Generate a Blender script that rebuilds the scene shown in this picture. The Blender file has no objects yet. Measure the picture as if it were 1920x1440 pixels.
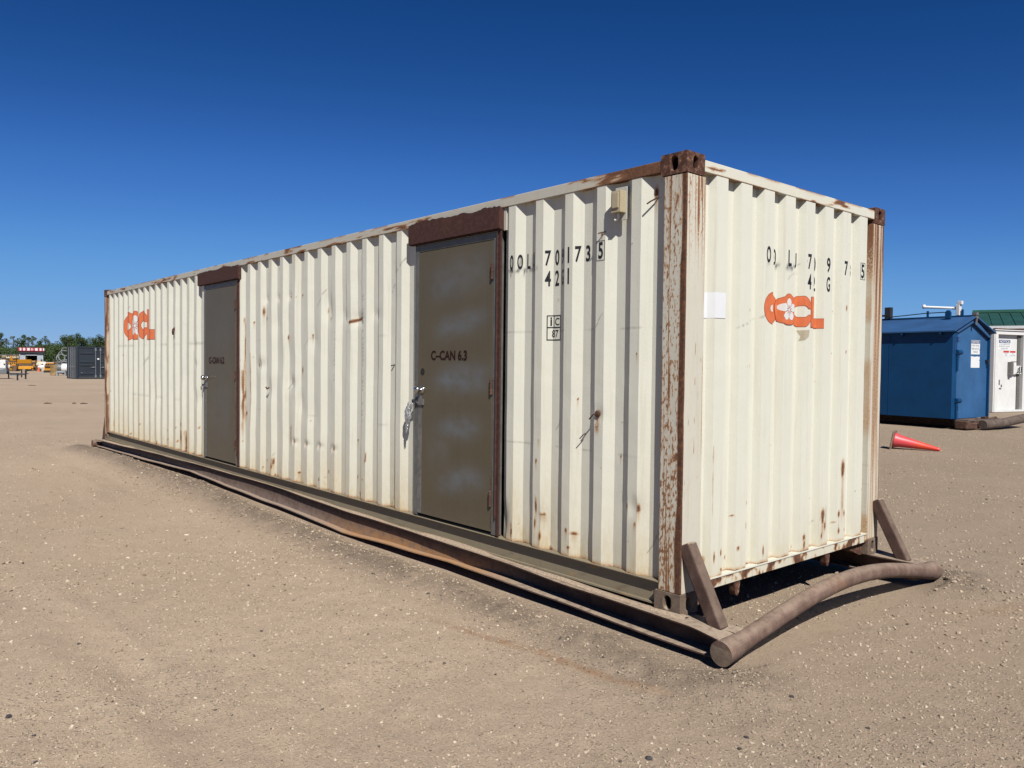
import bpy, bmesh, math, random
import numpy as np
from mathutils import Matrix, Vector

# ------------------------------------------------------------------ camera, light, exposure
scene = bpy.context.scene
COL = scene.collection
rng = np.random.default_rng(7)
random.seed(7)

cam_d = bpy.data.cameras.new("camera")
cam_d.sensor_width = 36.0
cam_d.lens = 1474.915 / 1920 * 36.0
cam_d.clip_start = 0.05
cam_d.clip_end = 9000
cam = bpy.data.objects.new("camera", cam_d)
COL.objects.link(cam)
_r = Vector((0.65462, 0.75588, 0.010913))
_u = Vector((-0.026672, 0.008667, 0.999607))
_f = Vector((-0.755487, 0.654654, -0.025834))
CAM = Vector((2.67331, -3.57427, 1.40368))
cam.matrix_world = Matrix(((_r.x, _u.x, -_f.x, CAM.x), (_r.y, _u.y, -_f.y, CAM.y), (_r.z, _u.z, -_f.z, CAM.z), (0, 0, 0, 1)))
scene.camera = cam

SUN = Vector((0.635, -0.33, 0.70)).normalized()
ELEV = math.asin(SUN.z)
AZ = math.atan2(SUN.x, SUN.y)
world = bpy.data.worlds.new("World")
scene.world = world
world.use_nodes = True
wn = world.node_tree.nodes
wl = world.node_tree.links
wn.clear()
w_out = wn.new("ShaderNodeOutputWorld")
w_bg = wn.new("ShaderNodeBackground")
w_sky = wn.new("ShaderNodeTexSky")
w_sky.sky_type = 'NISHITA'
w_sky.sun_disc = False
w_sky.sun_elevation = ELEV
w_sky.sun_rotation = AZ
w_sky.altitude = 0
w_sky.air_density = 0.7
w_sky.dust_density = 0.0
w_sky.ozone_density = 5.0
SKY_K = 0.07
SKY_B = 0.05
w_dim = wn.new("ShaderNodeVectorMath")          # physical sky -> picture range
w_dim.operation = 'SCALE'
w_dim.inputs['Scale'].default_value = SKY_K
w_cur = wn.new("ShaderNodeRGBCurve")            # clear dry air: one tone curve for the whole sky
for ci, pts in enumerate((((0, 0), (.05, .007), (.065, .012), (.119, .053), (.212, .127), (.437, .235), (1, .5)),
                          ((0, 0), (.05, .02), (.124, .07), (.222, .185), (.37, .335), (.61, .43), (1, .62)),
                          ((0, 0), (.1, .08), (.259, .265), (.423, .545), (.596, .70), (.72, .73), (1, .80)))):
    cv = w_cur.mapping.curves[ci]
    cv.points[0].location = pts[0]
    cv.points[1].location = pts[-1]
    for q in pts[1:-1]:
        cv.points.new(*q)
w_cur.mapping.update()
w_up = wn.new("ShaderNodeVectorMath")
w_up.operation = 'SCALE'
w_up.inputs['Scale'].default_value = 1 / (SKY_B * 2 ** 0.80)
wl.new(w_sky.outputs[0], w_dim.inputs[0])
wl.new(w_dim.outputs[0], w_cur.inputs['Color'])
wl.new(w_cur.outputs[0], w_up.inputs[0])
wl.new(w_up.outputs[0], w_bg.inputs[0])
w_bg.inputs[1].default_value = SKY_B
wl.new(w_bg.outputs[0], w_out.inputs[0])

sun_d = bpy.data.lights.new("sun", 'SUN')
sun_d.energy = 4.7
sun_d.angle = math.radians(0.53)
sun_d.color = (1.0, 0.965, 0.905)
sun = bpy.data.objects.new("sun", sun_d)
COL.objects.link(sun)
sun.rotation_euler = SUN.to_track_quat('Z', 'Y').to_euler()
sun.location = (20, -12, 30)

vs = scene.view_settings
vs.view_transform = 'Standard'
vs.look = 'None'
vs.exposure = 0.80
vs.gamma = 1.0
vs.use_curve_mapping = False

GZ = -0.19   # ground level (container floor frame is z = 0)


# ------------------------------------------------------------------ noise helpers
def _hash(ix, iy, iz, seed):
    h = (ix * 374761393 + iy * 668265263 + iz * 2147483629 + seed * 974634777) & 0xFFFFFFFF
    h = ((h ^ (h >> 13)) * 1274126177) & 0xFFFFFFFF
    h = h ^ (h >> 16)
    return (h & 0xFFFFFF) / float(0xFFFFFF)


def vnoise(x, y, z=None, seed=0):
    x = np.asarray(x, float)
    y = np.asarray(y, float) + 0 * x
    z = (np.zeros_like(x) if z is None else np.asarray(z, float) + 0 * x)
    ix, iy, iz = np.floor(x).astype(np.int64), np.floor(y).astype(np.int64), np.floor(z).astype(np.int64)
    fx, fy, fz = x - ix, y - iy, z - iz
    fx, fy, fz = [t * t * (3 - 2 * t) for t in (fx, fy, fz)]
    r = 0
    for a in (0, 1):
        for b in (0, 1):
            for c in (0, 1):
                w = (fx if a else 1 - fx) * (fy if b else 1 - fy) * (fz if c else 1 - fz)
                r = r + w * _hash(ix + a, iy + b, iz + c, seed)
    return r


def fbm(x, y, z=None, seed=0, octv=4):
    s, a, t = 0, 0.5, 0
    x = np.asarray(x, float)
    y = np.asarray(y, float)
    for o in range(octv):
        k = 2.03 ** o
        s = s + a * vnoise(x * k, y * k, None if z is None else np.asarray(z) * k, seed + o * 17)
        t += a
        a *= 0.5
    return s / t


def sstep(a, b, v):
    t = np.clip((v - a) / (b - a), 0, 1)
    return t * t * (3 - 2 * t)


# ------------------------------------------------------------------ materials
ALB = 0.58     # the colours below were read off a sunlit picture; this brings them to real reflectances


class NT:
    def __init__(self, name):
        self.m = bpy.data.materials.new(name)
        self.m.use_nodes = True
        self.n = self.m.node_tree.nodes
        self.l = self.m.node_tree.links
        self.b = self.n["Principled BSDF"]
        self.tc = self.n.new("ShaderNodeTexCoord")
        self.co = self.tc.outputs['Object']

    def link(self, a, b):
        self.l.new(a, b)

    def val(self, sock, v):
        if hasattr(v, 'is_output'):
            self.l.new(v, sock)
        else:
            if isinstance(v, (tuple, list)) and len(v) == 3 and sock.type == 'RGBA':
                v = (v[0] * ALB, v[1] * ALB, v[2] * ALB, 1)
            sock.default_value = v

    def noise(self, scale, detail=4, rough=0.55, stretch=None, dist=0.0):
        t = self.n.new("ShaderNodeTexNoise")
        t.inputs['Scale'].default_value = scale
        t.inputs['Detail'].default_value = detail
        t.inputs['Roughness'].default_value = rough
        t.inputs['Distortion'].default_value = dist
        if stretch:
            mp = self.n.new("ShaderNodeMapping")
            mp.inputs['Scale'].default_value = stretch
            self.link(self.co, mp.inputs[0])
            self.link(mp.outputs[0], t.inputs['Vector'])
        else:
            self.link(self.co, t.inputs['Vector'])
        return t.outputs['Fac']

    def voro(self, scale, out='Distance', rnd=1.0):
        t = self.n.new("ShaderNodeTexVoronoi")
        t.inputs['Scale'].default_value = scale
        t.inputs['Randomness'].default_value = rnd
        self.link(self.co, t.inputs['Vector'])
        return t.outputs[out]

    def attr(self, name):
        t = self.n.new("ShaderNodeAttribute")
        t.attribute_name = name
        return t.outputs['Fac']

    def math(self, op, a, b=0.0, c=None, clamp=False):
        t = self.n.new("ShaderNodeMath")
        t.operation = op
        t.use_clamp = clamp
        self.val(t.inputs[0], a)
        self.val(t.inputs[1], b)
        if c is not None:
            self.val(t.inputs[2], c)
        return t.outputs[0]

    def smooth(self, v, a, b, lo=0.0, hi=1.0):
        t = self.n.new("ShaderNodeMapRange")
        t.interpolation_type = 'SMOOTHSTEP'
        self.val(t.inputs['Value'], v)
        t.inputs['From Min'].default_value = a
        t.inputs['From Max'].default_value = b
        t.inputs['To Min'].default_value = lo
        t.inputs['To Max'].default_value = hi
        return t.outputs[0]

    def mix(self, fac, a, b, mode='MIX'):
        t = self.n.new("ShaderNodeMix")
        t.data_type = 'RGBA'
        t.blend_type = mode
        t.clamp_factor = True
        self.val(t.inputs['Factor'], fac)
        self.val(t.inputs[6], a)
        self.val(t.inputs[7], b)
        return t.outputs[2]

    def ramp(self, fac, stops):
        t = self.n.new("ShaderNodeValToRGB")
        e = t.color_ramp.elements
        while len(e) < len(stops):
            e.new(0.5)
        for i, (p, c) in enumerate(stops):
            e[i].position = p
            e[i].color = (c[0] * ALB, c[1] * ALB, c[2] * ALB, 1)
        self.link(fac, t.inputs[0])
        return t.outputs[0]

    def bump(self, h, strength=0.3, dist=0.01, prev=None):
        t = self.n.new("ShaderNodeBump")
        t.inputs['Strength'].default_value = strength
        t.inputs['Distance'].default_value = dist
        self.link(h, t.inputs['Height'])
        if prev is not None:
            self.link(prev, t.inputs['Normal'])
        return t.outputs[0]

    def finish(self, color, rough=0.6, metal=0.0, normal=None, spec=0.5):
        self.val(self.b.inputs['Base Color'], color)
        self.val(self.b.inputs['Roughness'], rough)
        self.val(self.b.inputs['Metallic'], metal)
        self.val(self.b.inputs['Specular IOR Level'], spec)
        if normal is not None:
            self.link(normal, self.b.inputs['Normal'])
        return self.m


def rust_color(t, sc=1.0):
    a = t.noise(38 * sc, 5, 0.65)
    return t.ramp(a, [(0.28, (0.045, 0.022, 0.015)), (0.50, (0.105, 0.043, 0.022)), (0.68, (0.20, 0.085, 0.035)), (0.85, (0.34, 0.16, 0.065))])


def m_paint(name, base, rough=0.5, speck=0.12, dirtcol=(0.63, 0.49, 0.27), var=0.06):
    t = NT(name)
    n1 = t.noise(1.7, 5, 0.6)
    n2 = t.noise(420, 2, 0.5)
    col = t.mix(n1, tuple(c * (1 - var) for c in base), tuple(min(1, c * (1 + var)) for c in base))
    col = t.mix(t.math('MULTIPLY', t.smooth(n2, 0.5, 0.75), speck), col, tuple(c * 0.62 for c in base))
    # faint vertical grime runs
    g = t.noise(26, 3, 0.6, (1, 1, 0.045))
    col = t.mix(t.smooth(g, 0.52, 0.78, 0, 0.30), col, tuple(c * k for c, k in zip(base, (0.70, 0.66, 0.58))))
    d = t.attr("dirt")
    dn = t.noise(60, 4, 0.6, (1, 1, 0.25))
    df = t.math('MULTIPLY', d, t.smooth(dn, 0.2, 0.75, 0.35, 1.0), clamp=True)
    col = t.mix(df, col, dirtcol)
    r = t.attr("rust")
    rn = t.noise(110, 4, 0.65)
    rm = t.math('ADD', r, t.math('MULTIPLY', t.math('SUBTRACT', rn, 0.5), 0.85))
    mask = t.smooth(rm, 0.34, 0.56)
    halo = t.smooth(r, 0.03, 0.36, 0, 0.85)
    col = t.mix(t.math('MULTIPLY', halo, t.smooth(rn, 0.3, 0.7, 0.5, 1)), col, (0.50, 0.26, 0.095))
    thick = t.smooth(rm, 0.55, 0.95)
    rc = t.mix(thick, t.mix(rn, (0.19, 0.078, 0.036), (0.33, 0.16, 0.075)), rust_color(t))
    col = t.mix(mask, col, rc)
    ink = t.attr("ink")
    inkm = t.math('MULTIPLY', ink, t.smooth(t.noise(90, 3, 0.6, (1, 1, 0.3)), 0.3, 0.65, 0.4, 1.0), clamp=True)
    col = t.mix(inkm, col, (0.02, 0.02, 0.025))
    ro = t.math('ADD', rough, t.math('MULTIPLY', mask, 0.35))
    nb = t.bump(t.noise(330, 3, 0.6), 0.10, 0.004)
    nb = t.bump(t.noise(6, 3, 0.5), 0.12, 0.02, nb)
    nb = t.bump(rm, 0.25, 0.004, nb)
    return t.finish(col, ro, 0, nb, 0.4)


def m_rusty(name, stops, scale=14, rough=0.85, dust=0.5, bump=0.35, dustcol=(0.33, 0.25, 0.18), orange=0.5):
    t = NT(name)
    a = t.noise(scale, 6, 0.65)
    col = t.ramp(a, stops)
    f = t.noise(scale * 9, 4, 0.7)
    col = t.mix(t.smooth(f, 0.45, 0.75, 0, 0.45), col, tuple(c * 0.5 for c in stops[0][1]))
    o = t.noise(3.1, 3, 0.6)
    col = t.mix(t.smooth(o, 0.58, 0.74, 0, orange), col, (0.27, 0.115, 0.045))
    # dust lies on upward faces
    g = t.n.new("ShaderNodeNewGeometry")
    sp = t.n.new("ShaderNodeSeparateXYZ")
    t.link(g.outputs['True Normal'], sp.inputs[0])
    up = t.smooth(sp.outputs[2], 0.25, 0.85)
    dm = t.math('MULTIPLY', up, t.smooth(t.noise(22, 4, 0.6), 0.25, 0.6, 0.35, 1.0))
    col = t.mix(t.math('MULTIPLY', dm, dust), col, dustcol)
    dv = t.attr("dirt")
    col = t.mix(t.math('MULTIPLY', dv, t.smooth(t.noise(17, 5, 0.65), 0.25, 0.65, 0.35, 1.0)), col, (0.40, 0.30, 0.235))
    r = t.attr("rust")
    col = t.mix(t.math('MULTIPLY', r, t.smooth(t.noise(20, 5, 0.7), 0.3, 0.6)), col, (0.52, 0.265, 0.10))
    nb = t.bump(t.noise(130, 5, 0.7), bump, 0.006)
    return t.finish(col, rough, 0, nb, 0.25)


def m_plain(name, col, rough=0.6, metal=0.0, var=0.15, scale=8, bump=0.1, wear=None, spec=0.4):
    t = NT(name)
    a = t.noise(scale, 5, 0.6)
    c = t.mix(t.smooth(a, 0.25, 0.75), tuple(x * (1 - var) for x in col), tuple(min(1, x * (1 + var)) for x in col))
    if wear:
        w = t.noise(scale * 2.3, 6, 0.7)
        c = t.mix(t.smooth(w, 0.60, 0.70, 0, 0.8), c, wear)
    nb = t.bump(t.noise(scale * 14, 3, 0.6), bump, 0.005)
    return t.finish(c, rough, metal, nb, spec)


M = {}
M['paint'] = m_paint("cream_paint", (0.79, 0.78, 0.662))
M['post_paint'] = m_paint("weathered_post_paint", (0.69, 0.675, 0.59), 0.6, 0.2)
M['rail_paint'] = m_paint("rail_paint", (0.60, 0.58, 0.50), 0.6)
M['sill_paint'] = m_paint("dusty_sill_paint", (0.285, 0.245, 0.16), 0.75, dirtcol=(0.29, 0.225, 0.145), var=.12)
M['rust'] = m_rusty("rusty_steel", [(0.25, (0.045, 0.024, 0.018)), (0.5, (0.10, 0.052, 0.036)), (0.75, (0.19, 0.10, 0.062))])
M['rust_red'] = m_rusty("red_brown_rust", [(0.25, (0.045, 0.02, 0.017)), (0.5, (0.075, 0.031, 0.025)), (0.8, (0.13, 0.056, 0.04))], 30, dust=0.15, orange=0.12)
M['casting'] = m_rusty("rusted_casting", [(0.28, (0.05, 0.024, 0.017)), (0.5, (0.11, 0.048, 0.03)), (0.62, (0.24, 0.125, 0.08)), (0.72, (0.5, 0.44, 0.34))], 30, dust=0.2)
M['skid'] = m_rusty("skid_steel", [(0.25, (0.055, 0.032, 0.026)), (0.5, (0.105, 0.06, 0.046)), (0.78, (0.19, 0.125, 0.095))], 9, dust=0.92, dustcol=(0.47, 0.37, 0.275))
M['pipe'] = m_rusty("pipe_steel", [(0.25, (0.115, 0.066, 0.05)), (0.5, (0.19, 0.12, 0.092)), (0.78, (0.31, 0.22, 0.165))], 11, dust=0.42, bump=0.4, dustcol=(0.42, 0.325, 0.245))
M['dusty_casting'] = m_rusty("dusty_casting", [(0.25, (0.10, 0.068, 0.05)), (0.5, (0.20, 0.145, 0.105)), (0.78, (0.32, 0.25, 0.185))], 12, dust=0.8, dustcol=(0.42, 0.33, 0.245))
M['dark'] = m_plain("black_void", (0.012, 0.012, 0.012), 0.9)
M['ink'] = m_plain("black_lettering", (0.012, 0.012, 0.016), 0.55, var=0.3, scale=60, bump=0.0)
M['faded_ink'] = m_plain("faded_lettering", (0.03, 0.018, 0.015), 0.6, var=0.3, scale=60, bump=0.0)
M['stencil'] = m_plain("red_black_stencil", (0.035, 0.012, 0.012), 0.7, var=0.3, scale=60, bump=0.0, spec=0.1)
M['orange'] = m_plain("orange_logo", (0.74, 0.185, 0.065), 0.5, var=0.10, scale=18, bump=0.05)
M['orange_edge'] = m_plain("dark_orange_edge", (0.40, 0.075, 0.025), 0.5, var=0.1, scale=30, bump=0.0)
M['white'] = m_plain("white_film", (0.86, 0.87, 0.88), 0.45, var=0.03, bump=0.03)
M['white_paint'] = m_plain("white_paint", (0.78, 0.78, 0.76), 0.5, var=0.05, scale=3, wear=None)
M['yellow'] = m_plain("yellow_label", (0.75, 0.42, 0.05), 0.5)
M['tape'] = m_plain("brown_tape", (0.50, 0.43, 0.30), 0.4)
M['chrome'] = m_plain("worn_chrome", (0.62, 0.60, 0.58), 0.22, 0.95, var=0.1, scale=40, bump=0.05)
M['steel'] = m_plain("dull_steel", (0.30, 0.29, 0.27), 0.5, 0.6, var=0.25, scale=30)
M['beige_box'] = m_plain("beige_box_paint", (0.50, 0.42, 0.27), 0.5, var=0.08, scale=20)
M['frame_grey'] = m_plain("door_frame_grey", (0.17, 0.17, 0.155), 0.5, 0.2, var=0.2, scale=12)
M['frame_rust'] = m_rusty("jamb_rust", [(0.3, (0.06, 0.026, 0.02)), (0.5, (0.12, 0.055, 0.04)), (0.66, (0.22, 0.12, 0.09)), (0.8, (0.45, 0.40, 0.34))], 30, dust=0.1)


def m_door():
    t = NT("door_metal")
    s = t.noise(90, 4, 0.6, (1, 1, 0.012))
    big = t.noise(2.2, 4, 0.6)
    col = t.mix(big, (0.112, 0.090, 0.052), (0.165, 0.136, 0.084))
    col = t.mix(t.smooth(s, 0.35, 0.7, 0, 0.45), col, (0.15, 0.125, 0.09))
    p = t.attr("ink")
    pm = t.math('MULTIPLY', p, t.smooth(t.noise(7, 4, 0.6, (1, 1, 1.6)), 0.25, 0.7, 0.35, 1.0), clamp=True)
    col = t.mix(pm, col, (0.185, 0.20, 0.215))
    d = t.attr("dirt")
    col = t.mix(t.math('MULTIPLY', d, t.smooth(t.noise(40, 4, 0.6), 0.3, 0.7, 0.3, 1)), col, (0.20, 0.16, 0.12))
    r = t.attr("rust")
    rm = t.math('ADD', r, t.math('MULTIPLY', t.math('SUBTRACT', t.noise(110, 4, 0.65), 0.5), 0.7))
    col = t.mix(t.smooth(rm, 0.4, 0.55), col, rust_color(t))
    nb = t.bump(s, 0.08, 0.004)
    nb = t.bump(t.noise(2.5, 2, 0.5), 0.15, 0.03, nb)
    return t.finish(col, 0.45, 0.12, nb, 0.22)


M['door'] = m_door()


def m_ground():
    t = NT("gravel_ground")
    big = t.noise(0.22, 4, 0.55)
    mid = t.noise(2.3, 5, 0.6)
    fine = t.noise(75, 5, 0.75)
    col = t.mix(t.smooth(big, 0.3, 0.7), (0.495, 0.372, 0.264), (0.59, 0.452, 0.325))
    col = t.mix(t.smooth(mid, 0.35, 0.75, 0, 0.4), col, (0.44, 0.336, 0.24))
    col = t.mix(t.smooth(fine, 0.47, 0.66, 0, 0.62), col, (0.36, 0.272, 0.194))
    col = t.mix(t.smooth(t.noise(190, 3, 0.7), 0.5, 0.66, 0, 0.5), col, (0.62, 0.50, 0.375))
    # small embedded stones
    v = t.n.new("ShaderNodeTexVoronoi")
    v.inputs['Scale'].default_value = 52
    t.link(t.co, v.inputs['Vector'])
    sep = t.n.new("ShaderNodeSeparateColor")
    t.link(v.outputs['Color'], sep.inputs[0])
    st = t.smooth(v.outputs['Distance'], 0.22, 0.42, 1, 0)
    sel = t.smooth(sep.outputs[0], 0.52, 0.58)
    patch = t.smooth(t.noise(0.9, 4, 0.6), 0.38, 0.62, 0.25, 1.0)
    sm = t.math('MULTIPLY', t.math('MULTIPLY', st, sel), patch)
    scol = t.ramp(sep.outputs[1], [(0.0, (0.17, 0.14, 0.115)), (0.35, (0.38, 0.30, 0.22)), (0.7, (0.56, 0.46, 0.34)), (1.0, (0.74, 0.66, 0.52))])
    col = t.mix(t.math('MULTIPLY', sm, 0.85), col, scol)
    v2 = t.n.new("ShaderNodeTexVoronoi")
    v2.inputs['Scale'].default_value = 140
    t.link(t.co, v2.inputs['Vector'])
    sep2 = t.n.new("ShaderNodeSeparateColor")
    t.link(v2.outputs['Color'], sep2.inputs[0])
    s2 = t.math('MULTIPLY', t.smooth(v2.outputs['Distance'], 0.25, 0.5, 1, 0), t.smooth(sep2.outputs[0], 0.5, 0.6))
    col = t.mix(t.math('MULTIPLY', s2, 0.55), col, t.ramp(sep2.outputs[1], [(0.0, (0.14, 0.115, 0.095)), (0.5, (0.40, 0.315, 0.23)), (1.0, (0.62, 0.53, 0.41))]))
    soil = t.attr("soil")
    col = t.mix(t.math('MULTIPLY', soil, t.smooth(t.noise(9, 4, 0.65), 0.25, 0.65, 0.6, 1)), col, (0.215, 0.165, 0.122))
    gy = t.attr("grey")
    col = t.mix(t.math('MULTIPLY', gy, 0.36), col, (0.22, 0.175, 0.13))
    rs = t.attr("rust")
    col = t.mix(t.math('MULTIPLY', rs, t.smooth(t.noise(14, 4, 0.65), 0.3, 0.65, 0.1, 0.75)), col, (0.33, 0.18, 0.09))
    # tyre and grader marks, long and faint
    tr = t.noise(1.0, 4, 0.6, (0.35, 2.6, 1))
    col = t.mix(t.smooth(tr, 0.55, 0.72, 0, 0.22), col, (0.30, 0.23, 0.17))
    h = t.math('ADD', t.math('MULTIPLY', fine, 0.8), t.math('ADD', t.math('MULTIPLY', sm, 0.7), t.math('MULTIPLY', s2, 0.4)))
    nb = t.bump(h, 0.7, 0.012)
    return t.finish(col, 0.95, 0, nb, 0.15)


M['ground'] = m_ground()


def m_stones():
    t = NT("gravel_stones")
    a = t.attr("tone")
    col = t.ramp(a, [(0.0, (0.06, 0.055, 0.055)), (0.12, (0.17, 0.135, 0.11)), (0.45, (0.37, 0.285, 0.205)), (0.8, (0.54, 0.43, 0.32)), (1.0, (0.72, 0.62, 0.475))])
    n = t.noise(160, 3, 0.6)
    col = t.mix(t.smooth(n, 0.4, 0.7, 0, 0.35), col, (0.30, 0.235, 0.17))
    return t.finish(col, 0.9, 0, t.bump(n, 0.3, 0.003), 0.2)


M['stones'] = m_stones()
M['dark_stone'] = m_plain("dark_stone", (0.07, 0.065, 0.065), 0.85, var=0.4, scale=40, bump=0.4)
M['tan_stone'] = m_plain("tan_stone", (0.42, 0.34, 0.25), 0.85, var=0.3, scale=40, bump=0.4)


# ------------------------------------------------------------------ mesh helpers
class MB:
    def __init__(s):
        s.v, s.f = [], []

    def add(s, vs_, fs):
        o = len(s.v)
        s.v += [tuple(v) for v in vs_]
        s.f += [tuple(i + o for i in f) for f in fs]
        return s

    def box(s, x0, x1, y0, y1, z0, z1, mtx=None):
        vv = [(x, y, z) for z in (z0, z1) for (x, y) in ((x0, y0), (x1, y0), (x1, y1), (x0, y1))]
        if mtx is not None:
            vv = [tuple(mtx @ Vector(v)) for v in vv]
        return s.add(vv, [(0, 3, 2, 1), (4, 5, 6, 7), (0, 1, 5, 4), (1, 2, 6, 5), (2, 3, 7, 6), (3, 0, 4, 7)])

    def tube(s, pts, rad, seg=10, cap=True):
        pts = [Vector(p) for p in pts]
        n = len(pts)
        rad = rad if isinstance(rad, (list, tuple)) else [rad] * n
        o = len(s.v)
        ref = None
        for i, p in enumerate(pts):
            d = (pts[min(i + 1, n - 1)] - pts[max(i - 1, 0)]).normalized()
            if ref is None:
                ref = Vector((0, 0, 1)) if abs(d.z) < 0.9 else Vector((1, 0, 0))
            a = d.cross(ref).normalized()
            b = a.cross(d).normalized()
            ref = b
            for k in range(seg):
                t = 2 * math.pi * k / seg
                s.v.append(tuple(p + (a * math.cos(t) + b * math.sin(t)) * rad[i]))
        for i in range(n - 1):
            for k in range(seg):
                k2 = (k + 1) % seg
                s.f.append((o + i * seg + k, o + i * seg + k2, o + (i + 1) * seg + k2, o + (i + 1) * seg + k))
        if cap:
            s.f.append(tuple(o + k for k in reversed(range(seg))))
            s.f.append(tuple(o + (n - 1) * seg + k for k in range(seg)))
        return s

    def lathe(s, prof, seg=14, mtx=None):
        """prof: list of (radius, height) along local z."""
        o = len(s.v)
        for (r, h) in prof:
            for k in range(seg):
                t = 2 * math.pi * k / seg
                v = Vector((r * math.cos(t), r * math.sin(t), h))
                s.v.append(tuple(mtx @ v if mtx is not None else v))
        for i in range(len(prof) - 1):
            for k in range(seg):
                k2 = (k + 1) % seg
                s.f.append((o + i * seg + k, o + i * seg + k2, o + (i + 1) * seg + k2, o + (i + 1) * seg + k))
        s.f.append(tuple(o + k for k in reversed(range(seg))))
        s.f.append(tuple(o + (len(prof) - 1) * seg + k for k in range(seg)))
        return s

    def prism(s, poly, axis, a0, a1):
        """poly: list of 2-D points, extruded along axis ('x': (y,z), 'y': (x,z), 'z': (x,y))."""
        n = len(poly)

        def P(p, a):
            return {'x': (a, p[0], p[1]), 'y': (p[0], a, p[1]), 'z': (p[0], p[1], a)}[axis]
        vv = [P(p, a0) for p in poly] + [P(p, a1) for p in poly]
        ff = [tuple(reversed(range(n))), tuple(range(n, 2 * n))] + [(i, (i + 1) % n, n + (i + 1) % n, n + i) for i in range(n)]
        return s.add(vv, ff)

    def build(s, name, mat, parent=None, smooth=False, bevel=0.0, attrs=None):
        me = bpy.data.meshes.new(name)
        me.from_pydata(s.v, [], s.f)
        bm = bmesh.new()
        bm.from_mesh(me)
        bmesh.ops.recalc_face_normals(bm, faces=bm.faces)
        bm.to_mesh(me)
        bm.free()
        return link(name, me, mat, parent, smooth, bevel, attrs)


def link(name, me, mat, parent=None, smooth=False, bevel=0.0, attrs=None):
    me.name = name
    if mat is not None:
        me.materials.clear()
        me.materials.append(mat)
    me.polygons.foreach_set("use_smooth", [bool(smooth)] * len(me.polygons))
    if attrs:
        for k, a in attrs.items():
            at = me.attributes.new(k, 'FLOAT', 'POINT')
            at.data.foreach_set("value", np.asarray(a, np.float32))
    o = bpy.data.objects.new(name, me)
    COL.objects.link(o)
    if parent is not None:
        o.parent = parent
    if bevel:
        md = o.modifiers.new("bevel", 'BEVEL')
        md.width = bevel
        md.segments = 2
        md.limit_method = 'ANGLE'
    return o


def tag(o, label=None, cat=None, group=None, kind=None):
    for k, v in (('label', label), ('category', cat), ('group', group), ('kind', kind)):
        if v:
            o[k] = v
    return o


def thing(name, label, cat, loc=(0, 0, 0), rz=0.0, group=None):
    o = bpy.data.objects.new(name, None)
    COL.objects.link(o)
    o.location = loc
    o.rotation_euler = (0, 0, rz)
    o.empty_display_size = 0.2
    return tag(o, label, cat, group)


def copy_tree(o, parent=None):
    c = o.copy()
    COL.objects.link(c)
    c.parent = parent
    for ch in list(o.children):
        copy_tree(ch, c)
    return c


def grid(name, A, B, fn, mat, parent, attrs=None, smooth=False):
    """A, B: 1-D arrays; fn(a, b) -> (x, y, z) arrays."""
    a, b = np.meshgrid(A, B, indexing='ij')
    a, b = a.ravel(), b.ravel()
    x, y, z = fn(a, b)
    v = np.stack([x, y, z], 1)
    na, nb = len(A), len(B)
    i = np.arange((na - 1) * (nb - 1))
    q = (i // (nb - 1)) * nb + i % (nb - 1)
    f = np.stack([q, q + nb, q + nb + 1, q + 1], 1)
    me = mesh_np(name, v, f)
    at = attrs(v[:, 0], v[:, 1], v[:, 2]) if attrs else None
    return link(name, me, mat, parent, smooth, 0, at)


def mesh_np(name, v, f):
    me = bpy.data.meshes.new(name)
    k = f.shape[1]
    me.vertices.add(len(v))
    me.vertices.foreach_set("co", np.asarray(v, np.float32).ravel())
    me.loops.add(f.size)
    me.loops.foreach_set("vertex_index", f.astype(np.int32).ravel())
    me.polygons.add(len(f))
    me.polygons.foreach_set("loop_start", (np.arange(len(f)) * k).astype(np.int32))
    me.update(calc_edges=True)
    me.validate()
    return me


def gridbox(name, lo, hi, step, mat, parent, attrs=None, bevel=0.0):
    """a box whose faces carry enough vertices for wear to be told per vertex."""
    bm = bmesh.new()
    n = [max(1, int(math.ceil((hi[i] - lo[i]) / step[i]))) for i in range(3)]
    ax = [np.linspace(lo[i], hi[i], n[i] + 1) for i in range(3)]
    cache = {}

    def V(i, j, k):
        key = (i, j, k)
        if key not in cache:
            cache[key] = bm.verts.new((ax[0][i], ax[1][j], ax[2][k]))
        return cache[key]
    for side in (0, n[0]):
        for j in range(n[1]):
            for k in range(n[2]):
                bm.faces.new((V(side, j, k), V(side, j + 1, k), V(side, j + 1, k + 1), V(side, j, k + 1)))
    for side in (0, n[1]):
        for i in range(n[0]):
            for k in range(n[2]):
                bm.faces.new((V(i, side, k), V(i + 1, side, k), V(i + 1, side, k + 1), V(i, side, k + 1)))
    for side in (0, n[2]):
        for i in range(n[0]):
            for j in range(n[1]):
                bm.faces.new((V(i, j, side), V(i + 1, j, side), V(i + 1, j + 1, side), V(i, j + 1, side)))
    bmesh.ops.recalc_face_normals(bm, faces=bm.faces)
    me = bpy.data.meshes.new(name)
    bm.to_mesh(me)
    bm.free()
    at = None
    if attrs:
        c = np.empty(len(me.vertices) * 3)
        me.vertices.foreach_get("co", c)
        c = c.reshape(-1, 3)
        at = attrs(c[:, 0], c[:, 1], c[:, 2])
    return link(name, me, mat, parent, False, bevel, at)


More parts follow.
